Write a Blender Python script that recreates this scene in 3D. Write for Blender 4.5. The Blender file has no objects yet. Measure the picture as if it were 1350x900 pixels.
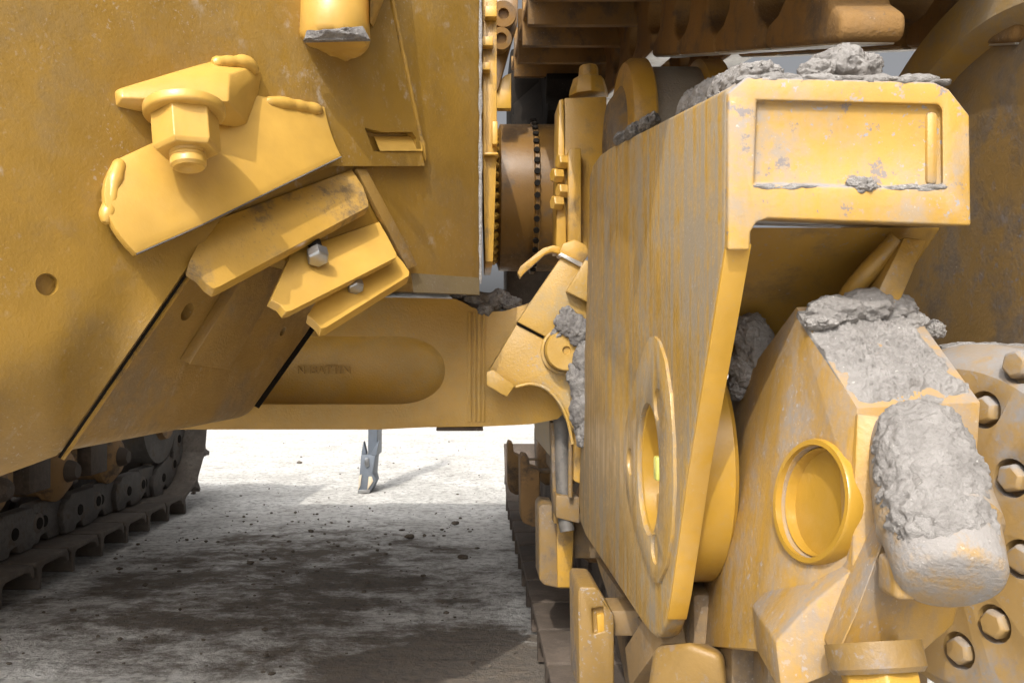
import bpy, bmesh, math, random
from mathutils import Vector, Matrix, noise
random.seed(7)
R = math.radians

# ------------------------------------------------------------------ camera, sky, sun, exposure
scn = bpy.context.scene
C = scn.collection
CAM_H = 1.045          # eye height above the ground
F = 1090.0             # focal length in photo pixels (18 mm on an APS-C body)
VX, VY = 625.0, 474.0  # where the machine's long axis vanishes in the photo
cam = bpy.data.cameras.new('camera')
cam.sensor_width = 36.0
cam.lens = F / 1350.0 * 36.0
cam.shift_x = (675.0 - VX) / 1350.0
cam.shift_y = (VY - 450.0) / 1350.0
cam.clip_start = 0.02
cam.clip_end = 3000.0
camo = bpy.data.objects.new('camera', cam)
camo.location = (0, 0, CAM_H)
camo.rotation_euler = (R(90), 0, 0)
C.objects.link(camo)
scn.camera = camo

SUN = Vector((0.20, 0.69, -0.69)).normalized()      # the way the light travels
sun_el = math.asin(-SUN.z)
sun_az = math.atan2(-SUN.x, -SUN.y)
world = bpy.data.worlds.new('World')
scn.world = world
world.use_nodes = True
wn = world.node_tree
bg = wn.nodes['Background']
sky = wn.nodes.new('ShaderNodeTexSky')
sky.sky_type = 'NISHITA'
sky.sun_disc = False
sky.sun_elevation = sun_el
sky.sun_rotation = sun_az
sky.dust_density = 10.0
sky.air_density = 0.35
sky.ozone_density = 0.0
hs = wn.nodes.new('ShaderNodeHueSaturation')      # a hazy, nearly white sky all round
hs.inputs['Saturation'].default_value = 0.15
hs.inputs['Value'].default_value = 2.0
wn.links.new(sky.outputs[0], hs.inputs['Color'])
wn.links.new(hs.outputs[0], bg.inputs[0])
bg.inputs[1].default_value = 0.13
sl = bpy.data.lights.new('sun', 'SUN')
sl.energy = 3.6
sl.angle = R(0.5)
sl.color = (1.0, 0.95, 0.86)
slo = bpy.data.objects.new('sun', sl)
slo.rotation_euler = SUN.to_track_quat('-Z', 'Y').to_euler()
slo.location = (-2, -6, 8)
C.objects.link(slo)
vs = scn.view_settings
vs.view_transform = 'Standard'
vs.look = 'None'
vs.gamma = 1.0
vs.exposure = -0.22
vs.use_curve_mapping = False

# ------------------------------------------------------------------ pixel helpers (direction only; the depth is given)
def P(px, py, Y):
    return Vector(((px - VX) / F * Y, Y, CAM_H - (py - VY) / F * Y))
def PX(px, py, X):
    return P(px, py, X * F / (px - VX))
def PZ(px, py, Z):
    return P(px, py, (CAM_H - Z) * F / (py - VY))
def YW(px):                      # depth of the slanted hull wall under this column
    return 1.811 / (0.849 - (px - VX) / F)
def PW(px, py, off=0.0):
    return P(px, py, YW(px) - off)
def ray_plane(px, py, p0, n, off=0.0):
    d = P(px, py, 1.0) - Vector((0, 0, CAM_H))
    o = Vector((0, 0, CAM_H))
    t = (p0 + n * off - o).dot(n) / d.dot(n)
    return o + d * t

# ------------------------------------------------------------------ materials
MATS = {}
def nodes_of(name):
    m = bpy.data.materials.new(name)
    m.use_nodes = True
    nt = m.node_tree
    return m, nt, nt.nodes['Principled BSDF']
def N(nt, kind, **kw):
    n = nt.nodes.new(kind)
    for k, v in kw.items():
        if k in n.inputs:
            n.inputs[k].default_value = v
        else:
            setattr(n, k, v)
    return n
def noise_n(nt, vec, scale, detail=5.0, rough=0.6, stretch=None):
    n = N(nt, 'ShaderNodeTexNoise', Scale=scale, Detail=detail, Roughness=rough)
    if stretch is not None:
        mp = N(nt, 'ShaderNodeMapping')
        mp.inputs['Scale'].default_value = stretch
        nt.links.new(vec, mp.inputs['Vector'])
        vec = mp.outputs['Vector']
    nt.links.new(vec, n.inputs['Vector'])
    return n.outputs['Fac']
def ramp(nt, fac, a, b, va=0.0, vb=1.0):
    r = N(nt, 'ShaderNodeMapRange', interpolation_type='SMOOTHSTEP')
    r.inputs['From Min'].default_value = a
    r.inputs['From Max'].default_value = b
    r.inputs['To Min'].default_value = va
    r.inputs['To Max'].default_value = vb
    nt.links.new(fac, r.inputs['Value'])
    return r.outputs['Result']
def mixc(nt, fac, c1, c2):
    m = N(nt, 'ShaderNodeMix', data_type='RGBA')
    if isinstance(fac, (int, float)):
        m.inputs['Factor'].default_value = fac
    else:
        nt.links.new(fac, m.inputs['Factor'])
    for idx, c in ((6, c1), (7, c2)):
        if isinstance(c, tuple):
            m.inputs[idx].default_value = (c[0], c[1], c[2], 1)
        else:
            nt.links.new(c, m.inputs[idx])
    return m.outputs[2]
def math_n(nt, op, a, b):
    m = N(nt, 'ShaderNodeMath', operation=op)
    for i, v in enumerate((a, b)):
        if isinstance(v, (int, float)):
            m.inputs[i].default_value = v
        else:
            nt.links.new(v, m.inputs[i])
    return m.outputs[0]

YEL = (0.60, 0.345, 0.060)
def paint(name, base=YEL, dust=0.35, dust_col=(0.36, 0.30, 0.23), streak=0.0, speck=0.35,
          speck_col=(0.22, 0.21, 0.21), rough=0.42, cast=0.06, top=0.0, top_col=(0.40, 0.375, 0.35), dirt=0.0, seed=0.0,
          metal=0.0, chips=0.0, spec=0.5, smear=0.0):
    m, nt, bs = nodes_of(name)
    geo = N(nt, 'ShaderNodeNewGeometry')
    add = N(nt, 'ShaderNodeVectorMath', operation='ADD')
    nt.links.new(geo.outputs['Position'], add.inputs[0])
    add.inputs[1].default_value = (seed, seed * 1.7, seed * 0.3)
    vec = add.outputs[0]
    tint = noise_n(nt, vec, 6.0, 4.0)
    col = mixc(nt, ramp(nt, tint, 0.3, 0.7), tuple(c * 0.86 for c in base), tuple(min(1, c * 1.08) for c in base))
    # broad dust film
    d1 = noise_n(nt, vec, 4.5, 8.0, 0.68)
    d2 = noise_n(nt, vec, 38.0, 6.0, 0.7)
    dm = math_n(nt, 'MULTIPLY', ramp(nt, d1, 0.42, 0.62), ramp(nt, d2, 0.30, 0.58))
    dm = math_n(nt, 'MULTIPLY', dm, dust)
    film = math_n(nt, 'ADD', dm, dust * 0.10)
    if streak > 0:
        s1 = noise_n(nt, vec, 1.0, 6.0, 0.7, (30, 30, 1.1))
        s2 = noise_n(nt, vec, 1.0, 4.0, 0.7, (95, 95, 2.5))
        s = math_n(nt, 'MULTIPLY', ramp(nt, s1, 0.38, 0.66), ramp(nt, s2, 0.25, 0.6))
        film = math_n(nt, 'ADD', film, math_n(nt, 'MULTIPLY', s, streak))
    if top > 0:
        sep = N(nt, 'ShaderNodeSeparateXYZ')
        nt.links.new(geo.outputs['Normal'], sep.inputs[0])
        t = ramp(nt, sep.outputs['Z'], 0.05, 0.75)
        film = math_n(nt, 'ADD', film, math_n(nt, 'MULTIPLY', math_n(nt, 'MULTIPLY', t, ramp(nt, d2, 0.2, 0.5)), top))
    film_c = N(nt, 'ShaderNodeClamp')
    nt.links.new(film, film_c.inputs[0])
    col = mixc(nt, film_c.outputs[0], col, dust_col)
    if dirt > 0:
        k = noise_n(nt, vec, 9.0, 9.0, 0.72)
        km = math_n(nt, 'MULTIPLY', ramp(nt, k, 0.50, 0.66), dirt)
        col = mixc(nt, km, col, (0.085, 0.062, 0.042))
    # splashed specks
    if speck > 0:
        p = noise_n(nt, vec, 120.0, 3.0, 0.6)
        g = noise_n(nt, vec, 7.0, 4.0, 0.6)
        sm = math_n(nt, 'MULTIPLY', ramp(nt, p, 0.60, 0.68), ramp(nt, g, 0.42, 0.66))
        col = mixc(nt, math_n(nt, 'MULTIPLY', sm, speck), col, speck_col)
        p2 = noise_n(nt, vec, 210.0, 2.0, 0.5)
        sm2 = math_n(nt, 'MULTIPLY', math_n(nt, 'MULTIPLY', ramp(nt, p2, 0.66, 0.74), ramp(nt, d1, 0.5, 0.62)), speck * 0.6)
        col = mixc(nt, sm2, col, (0.55, 0.52, 0.48))
    if chips > 0:
        p = noise_n(nt, vec, 26.0, 8.0, 0.75)
        cm = math_n(nt, 'MULTIPLY', ramp(nt, p, 0.58, 0.63), chips)
        col = mixc(nt, cm, col, (0.17, 0.15, 0.15))
    if smear > 0:      # pale scuffs and dried splashes
        rot = N(nt, 'ShaderNodeMapping')
        rot.inputs['Rotation'].default_value = (0.6, 0.5, 0.9)
        rot.inputs['Scale'].default_value = (7, 26, 16)
        nt.links.new(vec, rot.inputs['Vector'])
        p = noise_n(nt, rot.outputs['Vector'], 1.0, 6.0, 0.7)
        g = noise_n(nt, vec, 2.6, 3.0, 0.5)
        cm = math_n(nt, 'MULTIPLY', math_n(nt, 'MULTIPLY', ramp(nt, p, 0.56, 0.72), ramp(nt, g, 0.42, 0.6)), smear)
        col = mixc(nt, cm, col, (0.42, 0.38, 0.33))
    nt.links.new(col, bs.inputs['Base Color'])
    nt.links.new(ramp(nt, film_c.outputs[0], 0.0, 0.8, rough, 0.85), bs.inputs['Roughness'])
    bs.inputs['Metallic'].default_value = metal
    bs.inputs['Specular IOR Level'].default_value = spec
    b1 = noise_n(nt, vec, 170.0, 4.0, 0.6)
    b2 = noise_n(nt, vec, 22.0, 3.0, 0.5)
    hsum = math_n(nt, 'ADD', math_n(nt, 'MULTIPLY', b1, 0.0004 + cast * 0.010), math_n(nt, 'MULTIPLY', b2, 0.0009))
    bp = N(nt, 'ShaderNodeBump')
    bp.inputs['Strength'].default_value = 0.75
    bp.inputs['Distance'].default_value = 1.0
    nt.links.new(hsum, bp.inputs['Height'])
    nt.links.new(bp.outputs[0], bs.inputs['Normal'])
    MATS[name] = m
    return m
def earth(name, c1, c2, c3, scale=30.0, bump=0.012, rough=0.95, pale=0.0):
    m, nt, bs = nodes_of(name)
    geo = N(nt, 'ShaderNodeNewGeometry')
    vec = geo.outputs['Position']
    a = noise_n(nt, vec, scale, 9.0, 0.7)
    b = noise_n(nt, vec, scale * 5, 6.0, 0.7)
    col = mixc(nt, ramp(nt, a, 0.34, 0.66), c1, c2)
    col = mixc(nt, ramp(nt, b, 0.55, 0.75), col, c3)
    if pale > 0:
        p = noise_n(nt, vec, 150.0, 2.0)
        col = mixc(nt, math_n(nt, 'MULTIPLY', ramp(nt, p, 0.70, 0.75), pale), col, (0.7, 0.68, 0.62))
    nt.links.new(col, bs.inputs['Base Color'])
    bs.inputs['Roughness'].default_value = rough
    bs.inputs['Specular IOR Level'].default_value = 0.25
    bp = N(nt, 'ShaderNodeBump')
    bp.inputs['Strength'].default_value = 0.9
    bp.inputs['Distance'].default_value = bump
    nt.links.new(math_n(nt, 'ADD', a, math_n(nt, 'MULTIPLY', b, 0.7)), bp.inputs['Height'])
    nt.links.new(bp.outputs[0], bs.inputs['Normal'])
    MATS[name] = m
    return m

paint('hull_paint', dust=0.35, dust_col=(0.24, 0.155, 0.05), streak=0.10, speck=0.3, speck_col=(0.42, 0.40, 0.38), rough=0.36, base=(0.265, 0.148, 0.022), dirt=0.18, smear=0.55)
paint('hull_lower', dust=0.6, dust_col=(0.17, 0.122, 0.07), streak=0.12, speck=0.55, rough=0.40, base=(0.27, 0.155, 0.035), cast=0.12, speck_col=(0.3, 0.27, 0.22), smear=0.25)
paint('bracket_paint', dust=0.06, speck=0.04, rough=0.34, base=(0.5, 0.292, 0.056), cast=0.0, seed=2)
paint('bracket_dirty', dust=0.16, speck=0.5, rough=0.40, base=(0.4, 0.226, 0.034), cast=0.02, dirt=0.85, speck_col=(0.10, 0.075, 0.05), seed=5)
paint('bar_paint', dust=0.5, dust_col=(0.36, 0.255, 0.11), speck=0.30, rough=0.36, base=(0.42, 0.238, 0.036), cast=0.20, seed=3)
paint('saddle_paint', dust=0.8, dust_col=(0.31, 0.235, 0.13), speck=0.8, rough=0.40, base=(0.38, 0.22, 0.035), cast=0.14, seed=4)
paint('guard_side', dust=0.55, dust_col=(0.225, 0.178, 0.118), streak=0.95, speck=0.7, speck_col=(0.26, 0.25, 0.26), rough=0.27, base=(0.38, 0.215, 0.03), cast=0.04, seed=6)
paint('guard_front', dust=0.7, dust_col=(0.24, 0.22, 0.205), streak=0.15, speck=0.9, speck_col=(0.25, 0.25, 0.27), rough=0.42, base=(0.42, 0.236, 0.03), cast=0.03, chips=0.9, top=0.8, seed=7)
paint('guard_edge', dust=0.12, dust_col=(0.42, 0.36, 0.28), speck=0.25, rough=0.42, base=(0.47, 0.26, 0.03), cast=0.0, seed=8)
paint('guard_inside', dust=0.45, dust_col=(0.26, 0.19, 0.10), speck=0.5, rough=0.38, base=(0.36, 0.205, 0.035), dirt=0.35, seed=9)
paint('yoke_paint', dust=0.6, dust_col=(0.21, 0.185, 0.165), streak=0.3, speck=0.6, speck_col=(0.33, 0.32, 0.33), rough=0.40, base=(0.37, 0.202, 0.022), top=0.25, seed=10, cast=0.04, chips=0.15)
paint('pin_paint', dust=0.10, speck=0.12, rough=0.30, base=(0.36, 0.2, 0.022), seed=11, cast=0.0)
paint('yoke_mud', dust=0.9, dust_col=(0.23, 0.212, 0.197), speck=0.5, rough=0.8, base=(0.3, 0.185, 0.06), cast=0.25, top=0.6, seed=40)
paint('flange_paint', dust=1.4, dust_col=(0.2, 0.18, 0.163), speck=0.7, rough=0.5, base=(0.27, 0.16, 0.038), top=0.6, seed=12, cast=0.03, chips=0.3)
paint('idler_paint', dust=0.75, dust_col=(0.16, 0.13, 0.1), speck=0.7, speck_col=(0.13, 0.13, 0.15), rough=0.5, base=(0.22, 0.13, 0.036), dirt=0.6, seed=13, chips=0.4)
paint('rim_paint', dust=0.7, dust_col=(0.27, 0.22, 0.16), speck=0.5, rough=0.5, base=(0.36, 0.21, 0.036), chips=0.3, seed=14)
paint('post_paint', dust=0.14, speck=0.3, rough=0.45, base=(0.42, 0.228, 0.024), seed=15, dirt=0.6)
paint('drive_paint', dust=0.55, dust_col=(0.12, 0.08, 0.045), speck=0.4, rough=0.36, base=(0.19, 0.095, 0.018), dirt=0.6, seed=16)
paint('rust', base=(0.22, 0.118, 0.034), dust=0.5, dust_col=(0.17, 0.11, 0.06), speck=0.6, speck_col=(0.10, 0.07, 0.05), rough=0.8, dirt=0.8, seed=17, cast=0.2, streak=0.2, spec=0.25)
paint('track_dark', base=(0.075, 0.058, 0.045), dust=0.6, dust_col=(0.16, 0.125, 0.10), speck=0.4, rough=0.75, dirt=0.5, seed=18, cast=0.15, spec=0.3)
paint('track_edge', base=(0.1, 0.083, 0.068), dust=0.7, dust_col=(0.19, 0.165, 0.14), speck=0.4, rough=0.75, dirt=0.3, seed=19, cast=0.1, spec=0.3)
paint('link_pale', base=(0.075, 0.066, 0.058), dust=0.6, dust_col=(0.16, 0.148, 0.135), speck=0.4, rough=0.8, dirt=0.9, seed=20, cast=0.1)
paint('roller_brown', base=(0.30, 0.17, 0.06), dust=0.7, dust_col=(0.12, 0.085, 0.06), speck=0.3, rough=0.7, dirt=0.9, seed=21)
paint('worn_steel', base=(0.55, 0.53, 0.50), dust=0.30, dust_col=(0.40, 0.35, 0.28), speck=0.3, rough=0.32, metal=0.75, seed=22, dirt=0.25)
paint('drum_steel', base=(0.30, 0.26, 0.21), dust=0.5, dust_col=(0.26, 0.21, 0.15), speck=0.8, rough=0.55, metal=0.35, seed=23, cast=0.2)
paint('bolt_steel', base=(0.36, 0.37, 0.38), dust=0.25, speck=0.2, rough=0.28, metal=0.9, seed=24, cast=0.0)
paint('bogie_paint', base=(0.21, 0.12, 0.024), dust=0.85, dust_col=(0.14, 0.115, 0.095), speck=0.7, rough=0.5, dirt=0.75, seed=25, chips=0.4)
paint('frame_brown', base=(0.22, 0.135, 0.05), dust=0.85, dust_col=(0.14, 0.112, 0.085), speck=0.5, rough=0.6, dirt=0.5, seed=26)
paint('pale_plate', base=(0.52, 0.42, 0.27), dust=0.8, dust_col=(0.5, 0.45, 0.38), speck=0.3, rough=0.4, streak=0.3, seed=27)
paint('hose_black', base=(0.05, 0.048, 0.045), dust=0.4, dust_col=(0.22, 0.19, 0.16), speck=0.2, rough=0.5, seed=28)
paint('black_gap', base=(0.012, 0.01, 0.008), dust=0.3, dust_col=(0.03, 0.022, 0.016), speck=0.1, rough=0.8, seed=29, spec=0.1)  # near-black for joints and holes, and for painted shade around the gear case
paint('grease', base=(0.55, 0.55, 0.10), dust=0.2, speck=0.1, rough=0.3, seed=30)
paint('tip_steel', base=(0.13, 0.15, 0.18), dust=0.3, dust_col=(0.2, 0.2, 0.19), speck=0.3, rough=0.5, metal=0.2, seed=31)
paint('body_dark', base=(0.16, 0.12, 0.06), dust=0.4, dust_col=(0.12, 0.09, 0.06), rough=0.6, seed=32)
earth('mud_grey', (0.225, 0.209, 0.195), (0.315, 0.295, 0.277), (0.17, 0.156, 0.144), 26.0, 0.010, pale=0.5)
earth('mud_dark', (0.13, 0.12, 0.115), (0.25, 0.235, 0.22), (0.08, 0.07, 0.065), 32.0, 0.010, pale=0.3)
earth('clod', (0.075, 0.058, 0.044), (0.17, 0.14, 0.11), (0.05, 0.04, 0.03), 40.0, 0.010, pale=0.2)

# ground: pale dust with a damp trodden patch and a painted shade blot under the machine
def ground_mat():
    m, nt, bs = nodes_of('ground_dust')
    geo = N(nt, 'ShaderNodeNewGeometry')
    vec = geo.outputs['Position']
    a = noise_n(nt, vec, 2.2, 9.0, 0.65)
    b = noise_n(nt, vec, 26.0, 8.0, 0.7)
    c = noise_n(nt, vec, 110.0, 4.0, 0.7)
    fine = noise_n(nt, vec, 1.0, 7.0, 0.7, (5.0, 16.0, 10.0))
    col = mixc(nt, ramp(nt, a, 0.3, 0.7), (0.54, 0.522, 0.49), (0.74, 0.725, 0.69))
    col = mixc(nt, ramp(nt, b, 0.44, 0.68, 0, 0.8), col, (0.22, 0.205, 0.185))
    col = mixc(nt, ramp(nt, fine, 0.52, 0.66, 0, 0.5), col, (0.23, 0.21, 0.185))
    # damp soil: an irregular blot with a shape of its own
    sep = N(nt, 'ShaderNodeSeparateXYZ')
    nt.links.new(vec, sep.inputs[0])
    dx = math_n(nt, 'DIVIDE', math_n(nt, 'ADD', sep.outputs['X'], 0.95), 1.35)
    dy = math_n(nt, 'DIVIDE', math_n(nt, 'ADD', sep.outputs['Y'], -3.95), 1.55)
    rr = math_n(nt, 'ADD', math_n(nt, 'MULTIPLY', dx, dx), math_n(nt, 'MULTIPLY', dy, dy))
    blot = math_n(nt, 'SUBTRACT', math_n(nt, 'SUBTRACT', 1.0, rr), 0.0)
    w = noise_n(nt, vec, 1.0, 10.0, 0.80, (2.2, 3.4, 3.0))
    wet = math_n(nt, 'ADD', math_n(nt, 'MULTIPLY', blot, 0.42), math_n(nt, 'MULTIPLY', math_n(nt, 'SUBTRACT', w, 0.5), 2.3))
    ex = math_n(nt, 'DIVIDE', math_n(nt, 'ADD', sep.outputs['X'], -0.05), 0.75)  # second blot: soil colour painted over sunlit ground to stand for shade
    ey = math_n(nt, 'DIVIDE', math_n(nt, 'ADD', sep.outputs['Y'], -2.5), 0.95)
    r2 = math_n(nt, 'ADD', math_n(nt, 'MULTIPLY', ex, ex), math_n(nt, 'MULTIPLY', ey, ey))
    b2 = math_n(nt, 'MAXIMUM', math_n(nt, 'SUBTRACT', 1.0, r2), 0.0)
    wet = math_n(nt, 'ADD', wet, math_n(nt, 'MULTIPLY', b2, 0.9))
    wet_shade_mask = ramp(nt, wet, 0.02, 0.50)
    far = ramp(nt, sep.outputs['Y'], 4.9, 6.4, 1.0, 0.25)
    wet_shade_mask = math_n(nt, 'MULTIPLY', wet_shade_mask, far)
    soil = mixc(nt, ramp(nt, b, 0.3, 0.7), (0.062, 0.048, 0.036), (0.15, 0.118, 0.088))  # tint shared by the damp patch and the painted shade
    col = mixc(nt, math_n(nt, 'MULTIPLY', wet_shade_mask, 0.92), col, soil)
    col = mixc(nt, ramp(nt, c, 0.69, 0.76, 0, 0.7), col, (0.62, 0.60, 0.56))
    nt.links.new(col, bs.inputs['Base Color'])
    bs.inputs['Roughness'].default_value = 0.9
    bs.inputs['Specular IOR Level'].default_value = 0.3
    bp = N(nt, 'ShaderNodeBump')
    bp.inputs['Strength'].default_value = 0.9
    bp.inputs['Distance'].default_value = 0.02
    nt.links.new(math_n(nt, 'ADD', math_n(nt, 'ADD', b, math_n(nt, 'MULTIPLY', c, 0.3)), fine), bp.inputs['Height'])
    nt.links.new(bp.outputs[0], bs.inputs['Normal'])
    MATS['ground_dust'] = m
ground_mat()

# ------------------------------------------------------------------ mesh helpers
def shade(bm, ang=38):
    bm.normal_update()
    for f in bm.faces:
        f.smooth = True
    lim = R(ang)
    for e in bm.edges:
        e.smooth = not (len(e.link_faces) != 2 or e.calc_face_angle(0.0) > lim)
def bevel(bm, w, seg=2, ang=28):
    bm.normal_update()
    es = [e for e in bm.edges if len(e.link_faces) == 2 and e.calc_face_angle(0.0) > R(ang)]
    if es and w > 0:
        bmesh.ops.bevel(bm, geom=es, offset=w, segments=seg, profile=0.5, affect='EDGES', clamp_overlap=True)
def obj(name, bm, mat, parent=None, bev=0.0, seg=2, ang=38):
    if bev > 0:
        bevel(bm, bev, seg)
    shade(bm, ang)
    me = bpy.data.meshes.new(name)
    bm.to_mesh(me)
    bm.free()
    o = bpy.data.objects.new(name, me)
    me.materials.append(MATS[mat])
    C.objects.link(o)
    if parent:
        o.parent = parent
        base = parent
        loc = Vector((0, 0, 0))
        while base is not None:
            loc += base.location
            base = base.parent if base.parent else None
        o.location = -loc
    return o
def thing(name, label, cat, loc=(0, 0, 0), group=None):
    o = bpy.data.objects.new(name, None)
    o.location = loc
    o.empty_display_size = 0.1
    C.objects.link(o)
    o['label'] = label
    o['category'] = cat
    if group:
        o['group'] = group
    return o
def tag(o, label, cat, group=None, kind=None):
    o['label'] = label
    o['category'] = cat
    if group:
        o['group'] = group
    if kind:
        o['kind'] = kind
    return o
def prism(pts, vec, bm=None):
    bm = bm or bmesh.new()
    vec = Vector(vec)
    a = [bm.verts.new(p) for p in pts]
    b = [bm.verts.new(Vector(p) + vec) for p in pts]
    n = len(pts)
    bm.faces.new(a)
    bm.faces.new(b[::-1])
    for i in range(n):
        bm.faces.new((a[i], b[i], b[(i + 1) % n], a[(i + 1) % n]))
    bmesh.ops.recalc_face_normals(bm, faces=bm.faces)
    return bm
def loft(pa, pb, bm=None):
    bm = bm or bmesh.new()
    a = [bm.verts.new(p) for p in pa]
    b = [bm.verts.new(p) for p in pb]
    n = len(pa)
    bm.faces.new(a)
    bm.faces.new(b[::-1])
    for i in range(n):
        bm.faces.new((a[i], b[i], b[(i + 1) % n], a[(i + 1) % n]))
    bmesh.ops.recalc_face_normals(bm, faces=bm.faces)
    return bm
def hull(pts, bm=None):
    bm = bm or bmesh.new()
    vs_ = [bm.verts.new(p) for p in pts]
    r = bmesh.ops.convex_hull(bm, input=vs_)
    bad = [g for g in r['geom_interior'] if isinstance(g, bmesh.types.BMVert)]
    if bad:
        bmesh.ops.delete(bm, geom=bad, context='VERTS')
    bmesh.ops.dissolve_limit(bm, angle_limit=R(2.5), verts=bm.verts, edges=bm.edges)
    bmesh.ops.recalc_face_normals(bm, faces=bm.faces)
    return bm
def box(x0, x1, y0, y1, z0, z1, bm=None):
    return prism([(x0, y0, z0), (x1, y0, z0), (x1, y0, z1), (x0, y0, z1)], (0, y1 - y0, 0), bm)
def frame_of(ax):
    ax = Vector(ax).normalized()
    up = Vector((0, 0, 1)) if abs(ax.z) < 0.9 else Vector((0, 1, 0))
    u = ax.cross(up).normalized()
    return ax, u, u.cross(ax).normalized()
def lathe(o, ax, prof, n=48, bm=None, rot=0.0):
    """prof: list of (distance along ax, radius); closed with end discs"""
    bm = bm or bmesh.new()
    o = Vector(o)
    ax, u, v = frame_of(ax)
    rings = []
    for t, r in prof:
        ring = []
        for i in range(n):
            a = 2 * math.pi * i / n + rot
            ring.append(bm.verts.new(o + ax * t + (u * math.cos(a) + v * math.sin(a)) * r))
        rings.append(ring)
    for k in range(len(rings) - 1):
        for i in range(n):
            j = (i + 1) % n
            bm.faces.new((rings[k][i], rings[k][j], rings[k + 1][j], rings[k + 1][i]))
    bm.faces.new(rings[0][::-1])
    bm.faces.new(rings[-1])
    bmesh.ops.recalc_face_normals(bm, faces=bm.faces)
    return bm
def cyl(p0, p1, r, n=40, bm=None, r1=None, rot=0.0):
    p0 = Vector(p0); p1 = Vector(p1)
    d = p1 - p0
    return lathe(p0, d, [(0, r), (d.length, r if r1 is None else r1)], n, bm, rot)
def tube(path, r, n=14, bm=None, lump=0.0, seed=0):
    bm = bm or bmesh.new()
    path = [Vector(p) for p in path]
    pts = []
    m = len(path)
    for i in range(m - 1):          # catmull-rom
        p0 = path[max(0, i - 1)]; p1 = path[i]; p2 = path[i + 1]; p3 = path[min(m - 1, i + 2)]
        for k in range(6):
            t = k / 6.0
            pts.append(0.5 * ((2 * p1) + (p2 - p0) * t + (2 * p0 - 5 * p1 + 4 * p2 - p3) * t * t + (3 * p1 - p0 - 3 * p2 + p3) * t ** 3))
    pts.append(path[-1])
    rings = []
    ref = None
    for i, p in enumerate(pts):
        d = (pts[min(i + 1, len(pts) - 1)] - pts[max(i - 1, 0)]).normalized()
        if ref is None:
            ref = frame_of(d)[1]
        u = (ref - d * ref.dot(d)).normalized()
        ref = u
        v = d.cross(u)
        rr = r * (1 + lump * noise.noise(p * 45 + Vector((seed, 0, 0))))
        if lump:
            e = min(i, len(pts) - 1 - i)
            rr *= (0.45, 0.78, 0.95, 1.0)[min(e, 3)]
        rings.append([bm.verts.new(p + (u * math.cos(2 * math.pi * k / n) + v * math.sin(2 * math.pi * k / n)) * rr) for k in range(n)])
    for a, b in zip(rings, rings[1:]):
        for k in range(n):
            bm.faces.new((a[k], a[(k + 1) % n], b[(k + 1) % n], b[k]))
    bm.faces.new(rings[0][::-1])
    bm.faces.new(rings[-1])
    bmesh.ops.recalc_face_normals(bm, faces=bm.faces)
    return bm
def boolean(bm, cutters, op='DIFFERENCE'):
    me = bpy.data.meshes.new('tmp_a'); bm.to_mesh(me); bm.free()
    o = bpy.data.objects.new('tmp_a', me); C.objects.link(o)
    tmp = []
    for i, c in enumerate(cutters):
        mc = bpy.data.meshes.new('tmp_c'); c.to_mesh(mc); c.free()
        oc = bpy.data.objects.new('tmp_c', mc); C.objects.link(oc)
        md = o.modifiers.new('b%d' % i, 'BOOLEAN'); md.operation = op; md.object = oc; md.solver = 'EXACT'
        tmp.append((oc, mc))
    dg = bpy.context.evaluated_depsgraph_get()
    ev = o.evaluated_get(dg)
    out = bmesh.new(); out.from_mesh(ev.to_mesh()); ev.to_mesh_clear()
    bpy.data.objects.remove(o); bpy.data.meshes.remove(me)
    for oc, mc in tmp:
        bpy.data.objects.remove(oc); bpy.data.meshes.remove(mc)
    return out
def bolt(name, p, ax, r, h, mat, parent, washer=True, n=6):
    """a hex head standing on p along ax, with a washer under it (parent = thing or part)"""
    ax = Vector(ax).normalized()
    b = obj(name, lathe(p, ax, [(0, r), (h * 0.86, r), (h, r * 0.86)], n, rot=0.3), mat, parent, bev=r * 0.03, seg=1, ang=20)
    if washer:
        lathe_bm = lathe(Vector(p) - ax * 0.001, ax, [(0, r * 1.35), (h * 0.16, r * 1.35), (h * 0.2, r * 1.28)], 28)
        w = obj('washer', lathe_bm, mat, b)
        w.location = (0, 0, 0)
    return b
def dispnoise(p, f):
    return (noise.noise(p * f) + 0.55 * noise.noise(p * f * 2.3 + Vector((5, 1, 2))) + 0.32 * noise.noise(p * f * 5.1)
            + 0.2 * noise.noise(p * f * 11.0))
def lumps(name, label, items, mat='mud_grey', sub=5, amp=0.34, f=1.0, cat='mud', seed=0, group=None):
    """one crumbly heap: several displaced lumps grown together in one mesh"""
    bm = bmesh.new()
    for k, (c, rad) in enumerate(items):
        c = Vector(c); rad = Vector(rad)
        r = bmesh.ops.create_icosphere(bm, subdivisions=sub, radius=1.0)
        off = Vector((seed * 3.1 + k * 1.7, seed, k))
        mean = (rad.x + rad.y + rad.z) / 3
        for v in r['verts']:
            d = v.co.copy()
            wp = c + Vector((d.x * rad.x, d.y * rad.y, d.z * rad.z))
            s = 1 + amp * dispnoise(d * 1.1 + off, f) * 0.55 + 0.0026 / mean * (noise.noise(wp * 85) + 0.8 * noise.noise(wp * 180) + 0.7 * noise.noise(wp * 380))
            v.co = c + Vector((d.x * rad.x, d.y * rad.y, d.z * rad.z)) * s
    o = obj(name, bm, mat, None, ang=60)
    return tag(o, label, cat, group)
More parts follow.
